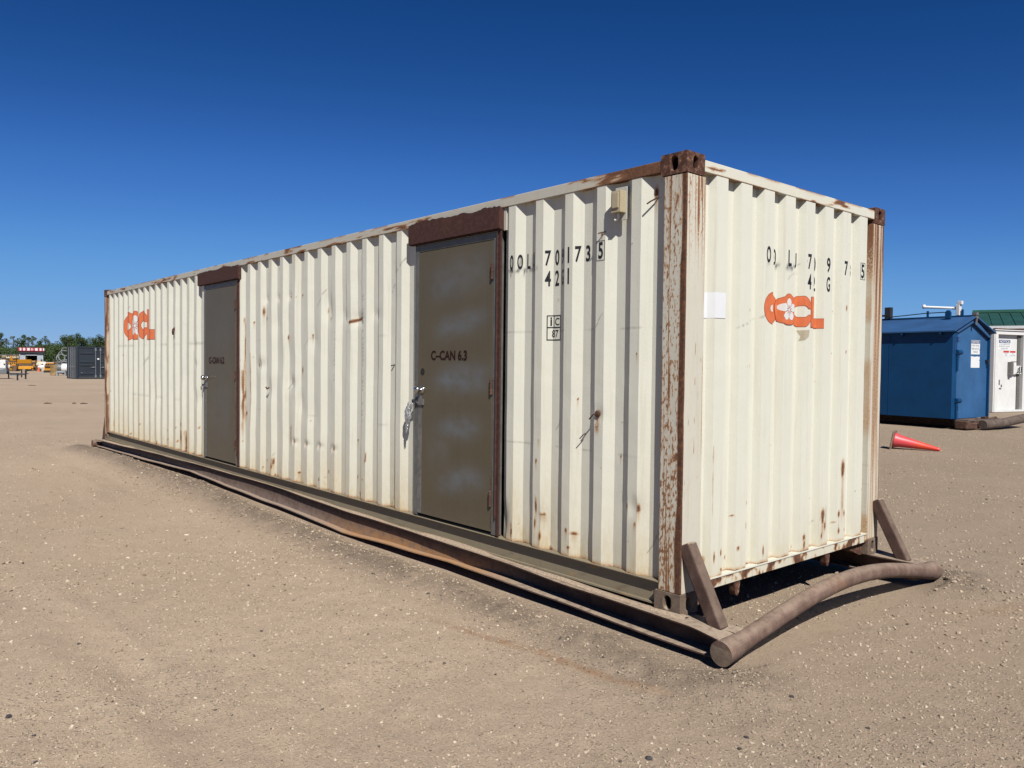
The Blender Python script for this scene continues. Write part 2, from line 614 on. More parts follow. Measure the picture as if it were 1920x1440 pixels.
def text_bm(s, height, width=None, bold=0.0, tracking=1.0, align='CENTER'):
    """flat lettering as a bmesh in the xy plane, baseline at y = 0, cap height = height."""
    cu = bpy.data.curves.new("t", 'FONT')
    cu.body = s
    cu.size = 1.0
    cu.offset = bold
    cu.space_character = tracking
    cu.resolution_u = 6
    o = bpy.data.objects.new("t", cu)
    me = bpy.data.meshes.new_from_object(o)
    bpy.data.objects.remove(o)
    bpy.data.curves.remove(cu)
    bm = bmesh.new()
    bm.from_mesh(me)
    bpy.data.meshes.remove(me)
    xs = [v.co.x for v in bm.verts]
    ys = [v.co.y for v in bm.verts]
    k = height / (max(ys) - min(ys))
    kx = k if width is None else width / (max(xs) - min(xs))
    x0 = (min(xs) + max(xs)) / 2 if align == 'CENTER' else min(xs)
    for v in bm.verts:
        v.co.x = (v.co.x - x0) * kx
        v.co.y = (v.co.y - min(ys)) * k
        v.co.z = 0
    return bm


def poly_bm(loops):
    """filled 2-D outline with holes (even-odd) as bmesh."""
    cu = bpy.data.curves.new("p", 'CURVE')
    cu.dimensions = '2D'
    cu.fill_mode = 'BOTH'
    for L in loops:
        sp = cu.splines.new('POLY')
        sp.points.add(len(L) - 1)
        for i, p in enumerate(L):
            sp.points[i].co = (p[0], p[1], 0, 1)
        sp.use_cyclic_u = True
    o = bpy.data.objects.new("p", cu)
    me = bpy.data.meshes.new_from_object(o)
    bpy.data.objects.remove(o)
    bpy.data.curves.remove(cu)
    bm = bmesh.new()
    bm.from_mesh(me)
    bpy.data.meshes.remove(me)
    return bm


# ------------------------------------------------------------------ corrugation profiles
SX0, SP = -1.436, 0.278          # side: start of an outward-to-inward web, pitch
EY0, EP = 0.289, 0.2525          # end: start of an outer flat, pitch


# the three lengths of side sheet were pressed to slightly different pitches
SECT = ((-6.8, -7.688, 0.2766), (-2.1, -2.868, 0.2822), (99, SX0, SP))


def side_base(x):
    for lim, b0, pt in SECT:
        if x < lim:
            return b0, pt


def side_y(x):
    x = np.asarray(x, float)
    b0 = np.where(x < SECT[0][0], SECT[0][1], np.where(x < SECT[1][0], SECT[1][1], SX0))
    pt = np.where(x < SECT[0][0], SECT[0][2], np.where(x < SECT[1][0], SECT[1][2], SP))
    u = np.mod(x - b0, pt) * (SP / pt)
    d = np.where(u < .068, u / .068, np.where(u < .138, 1.0, np.where(u < .206, (.206 - u) / .068, 0.0)))
    return 0.004 + 0.036 * d


def end_x(y):
    u = np.mod(np.asarray(y, float) - EY0, EP)
    d = np.where(u < .115, 0.0, np.where(u < .133, (u - .115) / .018, np.where(u < .2345, 1.0, (.2525 - u) / .018)))
    return -0.004 - 0.0456 * d


def breaks(x0, x1, base, pitch, offs, step):
    k0, k1 = math.floor((x0 - base) / pitch) - 1, math.ceil((x1 - base) / pitch) + 1
    b = sorted({round(base + k * pitch + o, 5) for k in range(k0, k1 + 1) for o in offs})
    b = [x0] + [t for t in b if x0 + 1e-4 < t < x1 - 1e-4] + [x1]
    out = []
    for p, q in zip(b[:-1], b[1:]):
        n = max(1, int(round((q - p) / step)))
        out += list(np.linspace(p, q, n, endpoint=False))
    return np.array(out + [x1])


S_OFF, E_OFF = (0, .068, .138, .206), (0, .115, .133, .2345)


def press(bm, kind, off, name, mat, parent, x0, z0):
    """lay flat lettering on the pressed sheet: (x0, z0) is where its origin goes."""
    for v in bm.verts:
        v.co = Vector((v.co.x + x0, v.co.y + z0, 0))
    xs = [v.co.x for v in bm.verts]
    base, pitch, offs = (*side_base(x0), S_OFF) if kind == 'side' else (EY0, EP, E_OFF)
    if kind == 'side':
        offs = tuple(o * pitch / SP for o in S_OFF)
    for b in breaks(min(xs), max(xs), base, pitch, offs, 9)[1:-1]:
        bmesh.ops.bisect_plane(bm, geom=bm.verts[:] + bm.edges[:] + bm.faces[:], plane_co=(b, 0, 0), plane_no=(1, 0, 0), dist=1e-5)
    for v in bm.verts:
        a, z = v.co.x, v.co.y
        if kind == 'side':
            v.co = Vector((a, float(side_y(a)) - off, z))
        else:
            v.co = Vector((float(end_x(a)) + off, a, z))
    me = bpy.data.meshes.new(name)
    bm.to_mesh(me)
    bm.free()
    return link(name, me, mat, parent)


def flat_text(name, s, height, mat, parent, origin, ax, width=None, bold=0.0, tracking=1.0):
    """flat lettering standing in a vertical plane; ax is the reading direction."""
    bm = text_bm(s, height, width, bold, tracking)
    ax = Vector(ax)
    o = Vector(origin)
    for v in bm.verts:
        v.co = o + ax * v.co.x + Vector((0, 0, v.co.y))
    me = bpy.data.meshes.new(name)
    bm.to_mesh(me)
    bm.free()
    return link(name, me, mat, parent)


# ------------------------------------------------------------------ ground
BEAM_X = np.array([-13.2, -12.5, -9.5, -7.0, -4.0, -2.0, 0.4, 0.7, 1.1])
BERM_H = np.array([0.0, 0.05, 0.075, 0.075, 0.055, 0.045, 0.03, 0.01, 0.0])


def ground_parts(x, y):
    r = np.hypot(x - CAM.x, y - CAM.y)
    near = np.exp(-(r / 30.0) ** 2)
    h = GZ + near * ((fbm(x * 0.45, y * 0.45, seed=3) - .5) * 0.05 + (fbm(x * 2.1, y * 2.1, seed=5) - .5) * 0.022)
    fine = np.exp(-(r / 12.0) ** 2)
    h = h + fine * (fbm(x * 11, y * 11, seed=9, octv=3) - .5) * 0.014
    # ridge of pushed-up soil along the skid
    bh = np.interp(x, BEAM_X, BERM_H, 0, 0)
    yc = -0.35 + .10 * sstep(-3, -8, x) + (fbm(x * 0.8, x * 0 + 3, seed=21) - .5) * 0.16
    wob = 0.55 + 0.9 * fbm(x * 3.0, y * 3.0, seed=22)
    berm = np.exp(-((y - yc) / 0.15) ** 2) * bh * wob
    soil = np.exp(-((y - yc + .02) / 0.22) ** 2) * np.clip(bh / 0.04, 0, 1) * sstep(.05, .5, fbm(x * 1.6, y * 2.2, seed=25) + .12 * sstep(-1.5, -3, x))
    # clods round the pipe ends
    for (cx, cy, hh, rr) in ((0.55, -0.12, 0.045, 0.17), (0.42, -0.30, 0.02, 0.16), (0.50, 2.62, 0.04, 0.26), (0.42, 2.9, 0.03, 0.2), (-0.3, -0.34, 0.018, 0.2)):
        g = np.exp(-((x - cx) ** 2 + (y - cy) ** 2) / rr ** 2)
        berm = berm + hh * g * (0.5 + fbm(x * 7, y * 7, seed=31))
        soil = np.maximum(soil, g * 0.95)
    lump = soil * (fbm(x * 16, y * 16, seed=41, octv=3) - .45) * 0.05 * fine
    # wheel ruts
    rut = 0
    for (a, b, c, w) in ((0.28, 1.0, 3.6, .16), (0.28, 1.0, 5.4, .16), (-0.10, 1.0, 2.3, .13), (1, .35, -5.6, .2)):
        d = (a * x + b * y + c) / math.hypot(a, b)
        rut = rut - 0.010 * np.exp(-(d / w) ** 2) + 0.006 * np.exp(-((np.abs(d) - w * 1.6) / (w * .6)) ** 2)
    h = h + .05 * sstep(-2.5, -7.5, x) * sstep(-.9, -.25, y) * (y < 3) * (x > -14) + berm + lump + rut * np.exp(-(r / 25) ** 2)
    # the ground under the steel stays below it
    lim = np.where((y > -0.10) & (y < 2.6) & (x < 0.45) & (x > -12.8), GZ + 0.055 * sstep(-2.5, -7.5, x), 9.0)
    h = np.minimum(h, lim + 0.01 * fine)
    streak = sstep(.06, 0, np.abs(y + 0.62 - 0.14 * (x + 0.2) + 0.05 * (fbm(x * 2, y * 0, seed=52) - .5))) * sstep(-1.6, -0.9, x) * sstep(.5, 0.0, x)
    streak = np.maximum(streak, np.exp(-((x - 0.9 - 0.4 * (y - 2.2)) / .08) ** 2) * sstep(1.6, 2.2, y) * sstep(5.5, 3.5, y) * .5)
    # oil spots
    return h, np.clip(soil, 0, 1), np.clip(streak, 0, 1)


def build_ground():
    view = math.atan2(_f.y, _f.x)
    half = math.radians(40)
    fine = np.arange(-half, half, math.radians(0.24))
    coarse = np.arange(half, 2 * math.pi - half, math.radians(5))
    ang = np.concatenate([fine, coarse, [2 * math.pi - half]]) + view
    rad = [0.0, 0.4, 0.9, 1.5, 2.0]
    r = 2.3
    while r < 7000:
        rad.append(r)
        r += max(0.012, r * (0.0060 if r < 9 else 0.012 if r < 30 else 0.05))
    rad = np.array(rad)
    A, Rr = np.meshgrid(ang, rad, indexing='ij')
    x = CAM.x + np.cos(A).ravel() * Rr.ravel()
    y = CAM.y + np.sin(A).ravel() * Rr.ravel()
    h, soil, streak = ground_parts(x, y)
    na, nr = A.shape
    i = np.arange((na - 1) * (nr - 1))
    q = (i // (nr - 1)) * nr + i % (nr - 1)
    f = np.stack([q, q + 1, q + nr + 1, q + nr], 1)
    me = mesh_np("ground", np.stack([x, y, h], 1), f)
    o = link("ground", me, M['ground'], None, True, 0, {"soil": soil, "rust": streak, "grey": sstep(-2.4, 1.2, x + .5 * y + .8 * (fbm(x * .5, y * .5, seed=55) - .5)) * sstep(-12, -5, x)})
    return tag(o, kind='structure')


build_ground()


# ------------------------------------------------------------------ the container
container = thing("shipping_container", "long cream corrugated shipping container with two brown doors, on a rusty skid", "container")
L, W, H = 12.192, 2.438, 2.591
ZB, ZT = 0.168, 2.500           # pressed panels

CHIPS = [(-11.689, 2.365, .02, .07), (-10.888, 2.311, .03, .06), (-10.562, 2.295, .02, .03), (-10.036, 2.312, .02, .04), (-9.757, 2.341, .02, .03),
         (-8.956, 1.93, .03, .03), (-8.67, 1.849, .04, .02), (-8.558, 1.826, .03, .05), (-8.657, 1.691, .03, .02), (-8.534, 1.617, .02, .02),
         (-8.099, 1.725, .02, .02), (-7.833, 1.604, .03, .05), (-8.364, 1.328, .035, .04), (-8.116, 1.221, .05, .04), (-8.08, 1.16, .02, .08),
         (-8.364, .965, .02, .07), (-8.38, .86, .015, .1), (-8.364, .723, .015, .06), (-10.828, 1.171, .03, .015), (-9.056, .856, .02, .02),
         (-10.042, .817, .02, .05), (-10.043, .523, .03, .07), (-11.361, .568, .02, .02), (-10.875, .331, .02, .04), (-9.43, .309, .04, .015),
         (-8.608, .505, .02, .04), (-8.07, .6, .02, .06), (-8.174, .23, .03, .08), (-7.789, 1.352, .02, .03),
         (-6.11, 2.04, .015, .06), (-5.923, 1.833, .02, .02), (-5.647, 1.942, .025, .08), (-5.6, 1.87, .02, .04), (-5.574, 2.075, .02, .015),
         (-5.285, 2.072, .03, .012), (-5.01, 2.074, .03, .012), (-4.737, 2.07, .02, .02), (-4.126, 2.034, .02, .04), (-4.204, 1.892, .012, .06), (-4.158, 1.825, .03, .012),
         (-5.061, 1.651, .02, .04), (-4.509, 1.658, .02, .02), (-5.103, 1.818, .01, .03), (-5.75, 1.355, .02, .03), (-4.743, 1.317, .02, .06),
         (-5.504, 1.104, .04, .03), (-6.157, .8, .03, .04), (-5.536, .809, .03, .012), (-5.256, .821, .03, .01), (-4.927, 1.201, .015, .012), (-4.995, 1.113, .015, .03),
         (-4.749, .958, .015, .012), (-4.867, .58, .02, .03), (-4.597, .578, .02, .025), (-4.314, .583, .03, .01), (-4.032, .582, .03, .02),
         (-5.379, .325, .025, .06), (-5.413, .264, .02, .05), (-5.585, .326, .015, .012), (-4.788, .269, .03, .02), (-4.38, .256, .015, .03), (-4.311, .258, .015, .03),
         (-3.617, .694, .02, .012), (-3.63, .363, .012, .03), (-3.837, .27, .012, .012), (-3.568, .213, .03, .03), (-3.444, .533, .012, .012), (-2.986, .714, .01, .03),
         (-.839, 1.183, .006, .012), (-1.181, .891, .008, .008), (-1.2, .754, .012, .02), (-1.15, .403, .03, .008), (-1.13, .40, .01, .015), (-1.162, .25, .015, .04),
         (-1.45, .231, .012, .05), (-.911, .332, .014, .02), (-.85, .321, .035, .012), (-.889, .225, .016, .014), (-.403, .564, .008, .02), (-.317, .559, .015, .035),
         (-.338, .459, .008, .025), (-.484, .851, .007, .012), (-.34, 1.469, .008, .008), (-.644, 1.10, .028, .028), (-.63, 2.204, .01, .015), (-1.2, .45, .012, .07), (-1.21, .33, .01, .05),
         (-.24, 2.40, .02, .05), (-1.0, .92, .005, .01)]
STREAKS = [(-8.33, .56, .38, .035, .75), (-8.28, .45, .26, .03, .8), (-8.17, .46, .28, .02, .8), (-5.40, .36, .16, .015, .7), (-6.19, 1.9, 1.65, .012, .6), (-6.22, 1.3, 1.0, .016, .7),
           (-5.98, 1.5, 1.2, .012, .42), (-5.0, .74, .28, .012, .6), (-.644, 1.08, .14, .02, .4), (-1.45, .30, .1, .01, .5), (-10.04, .85, .4, .012, .5)]
DENTS = [(-5.73, 1.36, .03, .10, .06), (-5.5, 1.10, .025, .12, .10), (-4.95, 1.18, .035, .10, .07), (-4.78, .98, .02, .1, .12), (-4.86, .58, .022, .05, .03), (-4.59, .578, .024, .05, .03),
         (-4.31, .583, .024, .05, .03), (-4.03, .582, .024, .05, .03), (-5.57, 2.07, .02, .06, .04), (-5.28, 2.07, .02, .06, .04), (-5.0, 2.07, .02, .06, .04), (-4.16, 1.90, .025, .09, .12),
         (-3.60, 1.79, .025, .10, .05), (-5.3, 1.8, .015, .12, .1), (-4.5, 1.62, .018, .12, .1), (-3.85, 1.82, .016, .09, .07), (-3.3, 1.82, .014, .08, .05), (-5.05, 1.4, .02, .3, .22), (-6.0, 1.1, .02, .2, .3),
         (-3.5, 1.4, .008, .4, .3), (-7.8, 1.6, .02, .08, .06), (-7.75, 1.35, .018, .08, .05), (-8.3, 1.2, .016, .2, .2), (-10.8, 1.1, .012, .2, .1), (-9.4, .9, .012, .3, .2), (-7.7, .9, .02, .12, .1),
         (-.35, .56, .012, .05, .06), (-.644, 1.10, .007, .05, .05), (-1.17, .35, .01, .05, .1), (-1.53, .3, .02, .04, .12), (-4.6, .9, .012, .25, .12)]


def side_wear(x, y, z):
    rust = np.zeros_like(x)
    for (a, b, rx, rz) in CHIPS:
        if a < -2:
            rx, rz = rx * .55, rz * .62
        else:
            rx, rz = rx * .72, rz * .75
        m = (np.abs(x - a) < 4 * rx + .03) & (np.abs(z - b) < 4 * rz + .5)
        xx, zz = x[m], z[m]
        k = 0.95 * np.exp(-((xx - a) / rx) ** 2 - ((zz - b) / rz) ** 2)
        drip = 0.30 * np.exp(-((xx - a) / (rx * .7 + .004)) ** 2) * sstep(b + rz, b, zz) * sstep(b - 4 * rz - .08, b, zz)
        rust[m] = np.maximum(rust[m], np.maximum(k, drip))
    for (a, zt, ln, w, amp) in STREAKS:
        m = np.abs(x - a) < 4 * w
        xx, zz = x[m], z[m]
        wob = (vnoise(zz * 9, zz * 0 + a, seed=61) - .5) * w * 1.4
        k = amp * np.exp(-((xx - a - wob) / w) ** 2) * sstep(zt + .02, zt - .02, zz) * sstep(zt - ln, zt - ln * .4, zz) * (.55 + .9 * vnoise(xx * 60, zz * 14, seed=62))
        rust[m] = np.maximum(rust[m], k)
    # diagonal scar on the middle wall
    d = np.abs((z - 1.767) - (x + 3.733) * 0.19)
    rust = np.maximum(rust, .95 * np.exp(-(d / .014) ** 2) * ((x > -3.75) & (x < -3.53)))
    # small random chips, more towards the foot
    n = vnoise(x * 23, y * 40, z * 17, seed=71)
    thr = .945 - .10 * np.exp(-(z - ZB) / .25)
    rust = np.maximum(rust, sstep(thr, thr + .06, n) * .62)
    n2 = vnoise(x * 55, y * 55, z * 5, seed=72)
    rust = np.maximum(rust, sstep(.90, .99, n2) * np.exp(-(z - ZB) / .12) * .8)
    rust = np.maximum(rust, np.exp(-(z - ZB) / .015) * (.2 + .6 * vnoise(x * 18, z * 4, seed=73)))
    # brown smears beside the ribs, where the sheet was scraped (middle wall)
    sm = sstep(.6, .85, fbm(x * 6, y * 30, z * 1.2, seed=75)) * np.exp(-((x + 5.4) / .9) ** 2)
    low = np.exp(-np.maximum(z - ZB, 0) / (.20 + .16 * vnoise(x * 7, z * 0, seed=77)))
    dirt = 1.0 * low * (.45 + .8 * vnoise(x * 9, z * 2.2, seed=78)) + .45 * sm
    dirt = dirt + .30 * np.exp(-(ZT - z) / .05) * vnoise(x * 6, z * 9, seed=79)
    ink = np.zeros_like(x)
    # smeared stencil paint round the first letters
    near = (x > -1.52) & (x < -1.20) & (z > 1.97) & (z < 2.18)
    band = np.exp(-((z - 2.045) / .014) ** 2) * .75 * sstep(.3, .6, vnoise(x * 60, z * 12, seed=81))
    runs = sstep(.62, .8, vnoise(x * 75, z * 2, seed=82)) * sstep(1.985, 2.03, z) * sstep(2.06, 2.03, z) * .8
    inner = .55 * sstep(.35, .8, vnoise(x * 40, z * 10, seed=83)) * (np.exp(-((x + 1.402) / .016) ** 2) + np.exp(-((x + 1.472) / .012) ** 2) + .9 * np.exp(-((x + 1.275) / .03) ** 2)) * sstep(2.03, 2.06, z) * sstep(2.16, 2.13, z)
    ink[near] = np.clip(1.5 * band + 1.5 * runs + 1.5 * inner, 0, 1)[near]
    # thin black scuffs
    ln = np.abs(np.mod(z * 0.9 - x * 1.3 + 0.4 * vnoise(x * 2, z * 2, seed=85), 1.7) - .85)
    scuff = (ln < .006) & (vnoise(x * 5, z * 5, seed=86) > .72)
    ink = np.maximum(ink, scuff * .5)
    dots = (np.exp(-((x + 3.492) / .006) ** 2) * (z > .75) * (z < 2.0) + np.exp(-((x + 4.015) / .006) ** 2) * (z > 1.2) * (z < 1.75)) * (np.mod(z, .031) < .016) * (vnoise(z * 40, z * 0, seed=89) > .3)
    ink = np.maximum(ink, dots * .75)
    for hz in (1.625, .86):   # faint horizontal weld lines across the middle wall
        ink = np.maximum(ink, .35 * np.exp(-((z - hz - .008 * (vnoise(x * 6, x * 0, seed=87) - .5)) / .004) ** 2) * (vnoise(x * 8, z * 0, seed=88) > .42))
    return {"rust": np.clip(rust, 0, 1), "dirt": np.clip(dirt, 0, 1), "ink": ink}


def side_fn(x, z):
    y = side_y(x)
    for (a, b, amp, rx, rz) in DENTS:
        amp = amp * (.5 if rx > .04 and a < -2 else .8)
        m = (np.abs(x - a) < 3 * rx) & (np.abs(z - b) < 3 * rz)
        y = y + np.where(m, amp * np.exp(-((x - a) / rx) ** 2 - ((z - b) / rz) ** 2), 0)
    edge = sstep(ZB, ZB + .25, z) * sstep(ZT, ZT - .25, z)
    calm = 1 - np.maximum(sstep(-11.5, -11.2, x) * sstep(-9.1, -9.4, x) * sstep(1.5, 1.65, z), sstep(-2.0, -1.6, x) * sstep(1.3, 1.5, z))
    edge = edge * calm
    y = y + edge * (fbm(x * 1.6, z * 1.6, seed=91) - .5) * .012
    xw = x + edge * (fbm(x * 1.2, z * 2.2, seed=92) - .5) * .014 * sstep(-2.7, -3.6, x)
    return xw, y, z


for (xa, xb, st, zs) in ((-12.012, -7.40, .03, .03), (-6.274, -2.655, .016, .017), (-1.571, -.157, .009, .0115)):
    b0, pt = side_base((xa + xb) / 2)
    xs = breaks(xa, xb, b0, pt, tuple(o * pt / SP for o in S_OFF), st)
    zz = np.linspace(ZB, ZT, int((ZT - ZB) / zs) + 1)
    grid("side_panel", xs, zz, side_fn, M['paint'], container, side_wear)
# strip of sheet over the doors, and the far side
gridbox("side_panel", (-7.40, .012, 2.34), (-6.275, .03, ZT), (.3, .02, .1), M['rail_paint'], container)
gridbox("side_panel", (-2.655, .012, 2.34), (-1.545, .03, ZT), (.3, .02, .1), M['rail_paint'], container)
bk = breaks(-12.012, -.157, SX0, SP, S_OFF, 9)
grid("side_panel", bk, np.array([ZB, ZT]), lambda x, z: (x, W - .004 - .036 * sstep(.3, .7, np.abs(np.mod(x / SP, 1) - .5) * 2), z), M['paint'], container)

E_CHIPS = [(1.878, .690, .024, .050), (1.876, .655, .018, .04), (1.6, .385, .024, .038), (1.60, .355, .016, .04), (1.631, .303, .012, .03), (1.587, .239, .01, .02), (1.699, .371, .012, .015),
           (1.831, .361, .014, .025), (1.832, .242, .014, .02), (1.923, .242, .012, .012), (1.91, .36, .01, .02), (.434, .555, .012, .01), (.43, .406, .010, .05), (.434, .31, .008, .05), (.659, .432, .007, .02),
           (.67, .348, .01, .012), (.325, .282, .008, .03), (.391, .302, .006, .02), (.573, .3, .014, .012), (.852, .244, .008, .03), (.958, .255, .02, .02), (.94, .22, .012, .03),
           (1.2, .297, .007, .02), (1.351, .26, .016, .02), (1.354, .21, .01, .03), (.45, .693, .005, .008), (.654, .571, .004, .012), (1.88, 1.823, .008, .02), (1.883, 1.513, .006, .012), (.655, 1.75, .005, .006)]
E_STREAKS = [(1.878, .65, .46, .020, .55), (1.6, .36, .19, .020, .5), (.432, .56, .33, .007, .65), (1.36, .27, .1, .012, .5), (.95, .26, .1, .014, .45), (1.83, .37, .17, .01, .5), (1.92, .37, .15, .009, .5), (.30, .95, .6, .005, .45)]


def end_wear(x, y, z):
    rust = np.zeros_like(x)
    for (a, b, ry, rz) in E_CHIPS:
        k = .95 * np.exp(-((y - a) / ry) ** 2 - ((z - b) / rz) ** 2)
        rust = np.maximum(rust, k)
    halo = np.zeros_like(x)
    for (a, zt, ln, w, amp) in E_STREAKS:
        k = amp * np.exp(-((y - a) / w) ** 2) * sstep(zt + .01, zt - .02, z) * sstep(zt - ln, zt - ln * .5, z) * (.5 + .6 * vnoise(y * 80, z * 16, seed=162))
        halo = np.maximum(halo, k)
    rust = np.maximum(rust, halo * .8)
    n = vnoise(x * 40, y * 30, z * 20, seed=171)
    thr = .955 - .09 * np.exp(-(z - ZB) / .2)
    rust = np.maximum(rust, sstep(thr, thr + .05, n) * .62)
    rust = np.maximum(rust, np.exp(-(z - ZB) / .012) * (.15 + .7 * vnoise(y * 18, z * 4, seed=173)))
    dirt = .55 * np.exp(-np.maximum(z - ZB, 0) / .16) * (.3 + .9 * vnoise(y * 14, z * 2.0, seed=178))
    dirt = dirt + .45 * sstep(2.24, 2.262, y) * vnoise(y * 20, z * 4, seed=179)
    # rust run beside the last rib by the far post
    dirt = dirt + .5 * np.exp(-((y - 2.235) / .012) ** 2) * sstep(.55, .3, vnoise(y * 9, z * 3, seed=180))
    ink = np.zeros_like(x)
    m = (y > .80) & (y < 1.28) & (z > 1.98) & (z < 2.18)
    s1 = .7 * np.exp(-((z - 2.045) / .02) ** 2) * sstep(.45, .7, vnoise(y * 45, z * 30, seed=181)) * ((y > 1.0) & (y < 1.27))
    s2 = .5 * sstep(.4, .8, vnoise(y * 30, z * 30, seed=182)) * (np.exp(-((y - .852) / .014) ** 2) + np.exp(-((y - .985) / .014) ** 2)) * sstep(2.02, 2.06, z) * sstep(2.16, 2.13, z)
    ink[m] = np.clip(1.4 * s1 + 1.6 * s2, 0, 1)[m]
    ln = np.abs(np.mod(z * 1.4 - y * .9 + .5 * vnoise(y * 2, z * 2, seed=185), 1.3) - .65)
    ink = np.maximum(ink, ((ln < .004) & (vnoise(y * 4, z * 6, seed=186) > .74)) * .5)
    ink = np.maximum(ink, .55 * np.exp(-((y - 1.644) / .004) ** 2) * sstep(.30, .36, z) * sstep(.46, .40, z))
    return {"rust": np.clip(rust, 0, 1), "dirt": np.clip(dirt, 0, 1), "ink": ink}


ys = breaks(.182, W - .182, EY0, EP, E_OFF, .011)
grid("end_panel", ys, np.linspace(ZB, ZT, 190), lambda y, z: (end_x(y) + (fbm(y * 1.7, z * 1.4, seed=95) - .5) * .008 * (1 - sstep(1.35, 1.55, z)), y, z), M['paint'], container, end_wear)
ys = breaks(.182, W - .182, EY0, EP, E_OFF, 9)
grid("end_panel", ys, np.array([ZB, ZT]), lambda y, z: (-L - end_x(y), y, z), M['paint'], container)
# roof sheet, pressed across
rx = np.linspace(-12.0, -.18, 300)
grid("roof_panel", rx, np.array([.06, W - .06]), lambda x, y: (x, y, 2.552 + .010 * np.sign(np.sin(x * 30))), M['rail_paint'], container)
gridbox("floor_panel", (-12.0, .06, .15), (-.09, W - .06, .166), (3, 3, 1), M['rust'], container)
for k in range(24):
    x = -.45 - k * .48
    MB().box(x, x + .05, .06, W - .06, .03, .148).build("floor_beam", M['rust'], container)


# --- corner posts, castings, rails
def post_wear(mir):
    def fn(x, y, z):
        yy = W - y if mir else y
        side = yy < .003
        d = np.where(side, -x, yy)               # distance from the outer edge of the post
        n = fbm(d * 120 + side * 40, z * 1.5, seed=201 + mir, octv=5)
        n2 = fbm(d * 120 + side * 10, z * 52, seed=205 + mir, octv=3)
        low = sstep(1.7, .7, z)
        ew = np.where(side, .014 + .052 * fbm(z * 2.6, z * 0, seed=207 + mir) * (.40 + .75 * low), .004 + .012 * fbm(z * 3.1, z * 0, seed=208 + mir))
        r = sstep(1.35, .75, d / ew) * 1.15
        top = sstep(1.75, 2.46, z)
        foot = sstep(.75, .2, z)
        endk = np.where(side, 1.0, np.clip(.12 + 1.1 * top, 0, 1))
        streak = sstep(.60, .84, n + top * .17 + foot * .12 * side + .07 * side * low - .025 * side) * .66 * endk
        speck = sstep(.62, .76, n2 + .06 * side + .08 * low * side) * .56 * np.where(side, 1.0, .25 + .75 * top)
        dash = np.exp(-((d - .105) / .003) ** 2) * ~side * sstep(.55, .7, vnoise(z * 22, z * 0, seed=213)) * (z < 1.6) * (z > .9) * .6
        speck = np.maximum(speck, dash)
        r = np.maximum(r, np.maximum(streak, speck))
        r = np.maximum(r, np.exp(-((d - np.where(side, .151, .176)) / .006) ** 2) * .55 * sstep(.3, .7, vnoise(d * 9, z * 5, seed=209)))
        band = 1.3 * sstep(.032, .012, np.abs(z - .88 - .03 * vnoise(d * 30, z * 0, seed=211))) * np.exp(-(d / .07) ** 2) * side
        r = np.maximum(r, band * .8)
        if mir:
            r = np.maximum(r, sstep(.40, .68, fbm(d * 60, z * .8, seed=215)) * (.46 + .40 * sstep(1.5, 2.4, z)))
        dirt = .12 + .30 * sstep(.5, .1, z) + .2 * fbm(d * 30, z * 2, seed=217)
        ink = .5 * sstep(.80, .86, fbm(d * 40, z * 12, seed=219, octv=3))
        return {"rust": np.clip(r, 0, 1.3), "dirt": np.clip(dirt, 0, 1), "ink": ink}
    return fn


for (mx, my) in ((0, 0), (0, 1), (1, 0), (1, 1)):
    lo = [-.155, 0.0, .12]
    hi = [0.0, .180, H - .122]
    if mx:
        lo[0], hi[0] = -L - 0.0, -L + .155
    if my:
        lo[1], hi[1] = W - .180, W
    fine = not mx
    fn = post_wear(my) if not mx else (lambda x, y, z: {"rust": np.clip(.25 + .5 * sstep(.45, .6, fbm(x * 20, y * 20, z * 3, seed=221)), 0, 1), "dirt": 0 * x + .3, "ink": 0 * x})
    o = gridbox("corner_post", lo, hi, (.0042, .0042, .010) if fine else (.05, .05, .06), M['post_paint'], container, fn, .006)
    if not mx and not my:
        o['label'] = "flaking post with thick rust down its outer edge"


def oval_face(mb, c, u, v, w, h, ow, oh, depth):
    """a rectangular face with an oval hole whose wall runs inward."""
    c, u, v = Vector(c), Vector(u), Vector(v)
    n = u.cross(v).normalized()
    N = 24
    outer, inner, deep = [], [], []
    for k in range(N):
        t = 2 * math.pi * (k + .5) / N
        ct, st = math.cos(t), math.sin(t)
        s = min((w / 2) / max(abs(ct), 1e-6), (h / 2) / max(abs(st), 1e-6))
        outer.append(c + u * (ct * s) + v * (st * s))
        # stadium: half circles above and below
        r = ow / 2
        px, py = ct * r, st * r + math.copysign(oh / 2 - r, st)
        inner.append(c + u * px + v * py)
        deep.append(c + u * px + v * py - n * depth)
    # true corners
    o = len(mb.v)
    mb.v += [tuple(p) for p in outer + inner + deep]
    for k in range(N):
        k2 = (k + 1) % N
        mb.f.append((o + k, o + k2, o + N + k2, o + N + k))
        mb.f.append((o + N + k, o + N + k2, o + 2 * N + k2, o + 2 * N + k))
    for (sx, sy) in ((1, 1), (-1, 1), (-1, -1), (1, -1)):
        cp = c + u * (sx * w / 2) + v * (sy * h / 2)
        best = sorted(range(N), key=lambda k: (outer[k] - cp).length)[:2]
        i = len(mb.v)
        mb.v.append(tuple(cp))
        mb.f.append((o + best[0], i, o + best[1]))


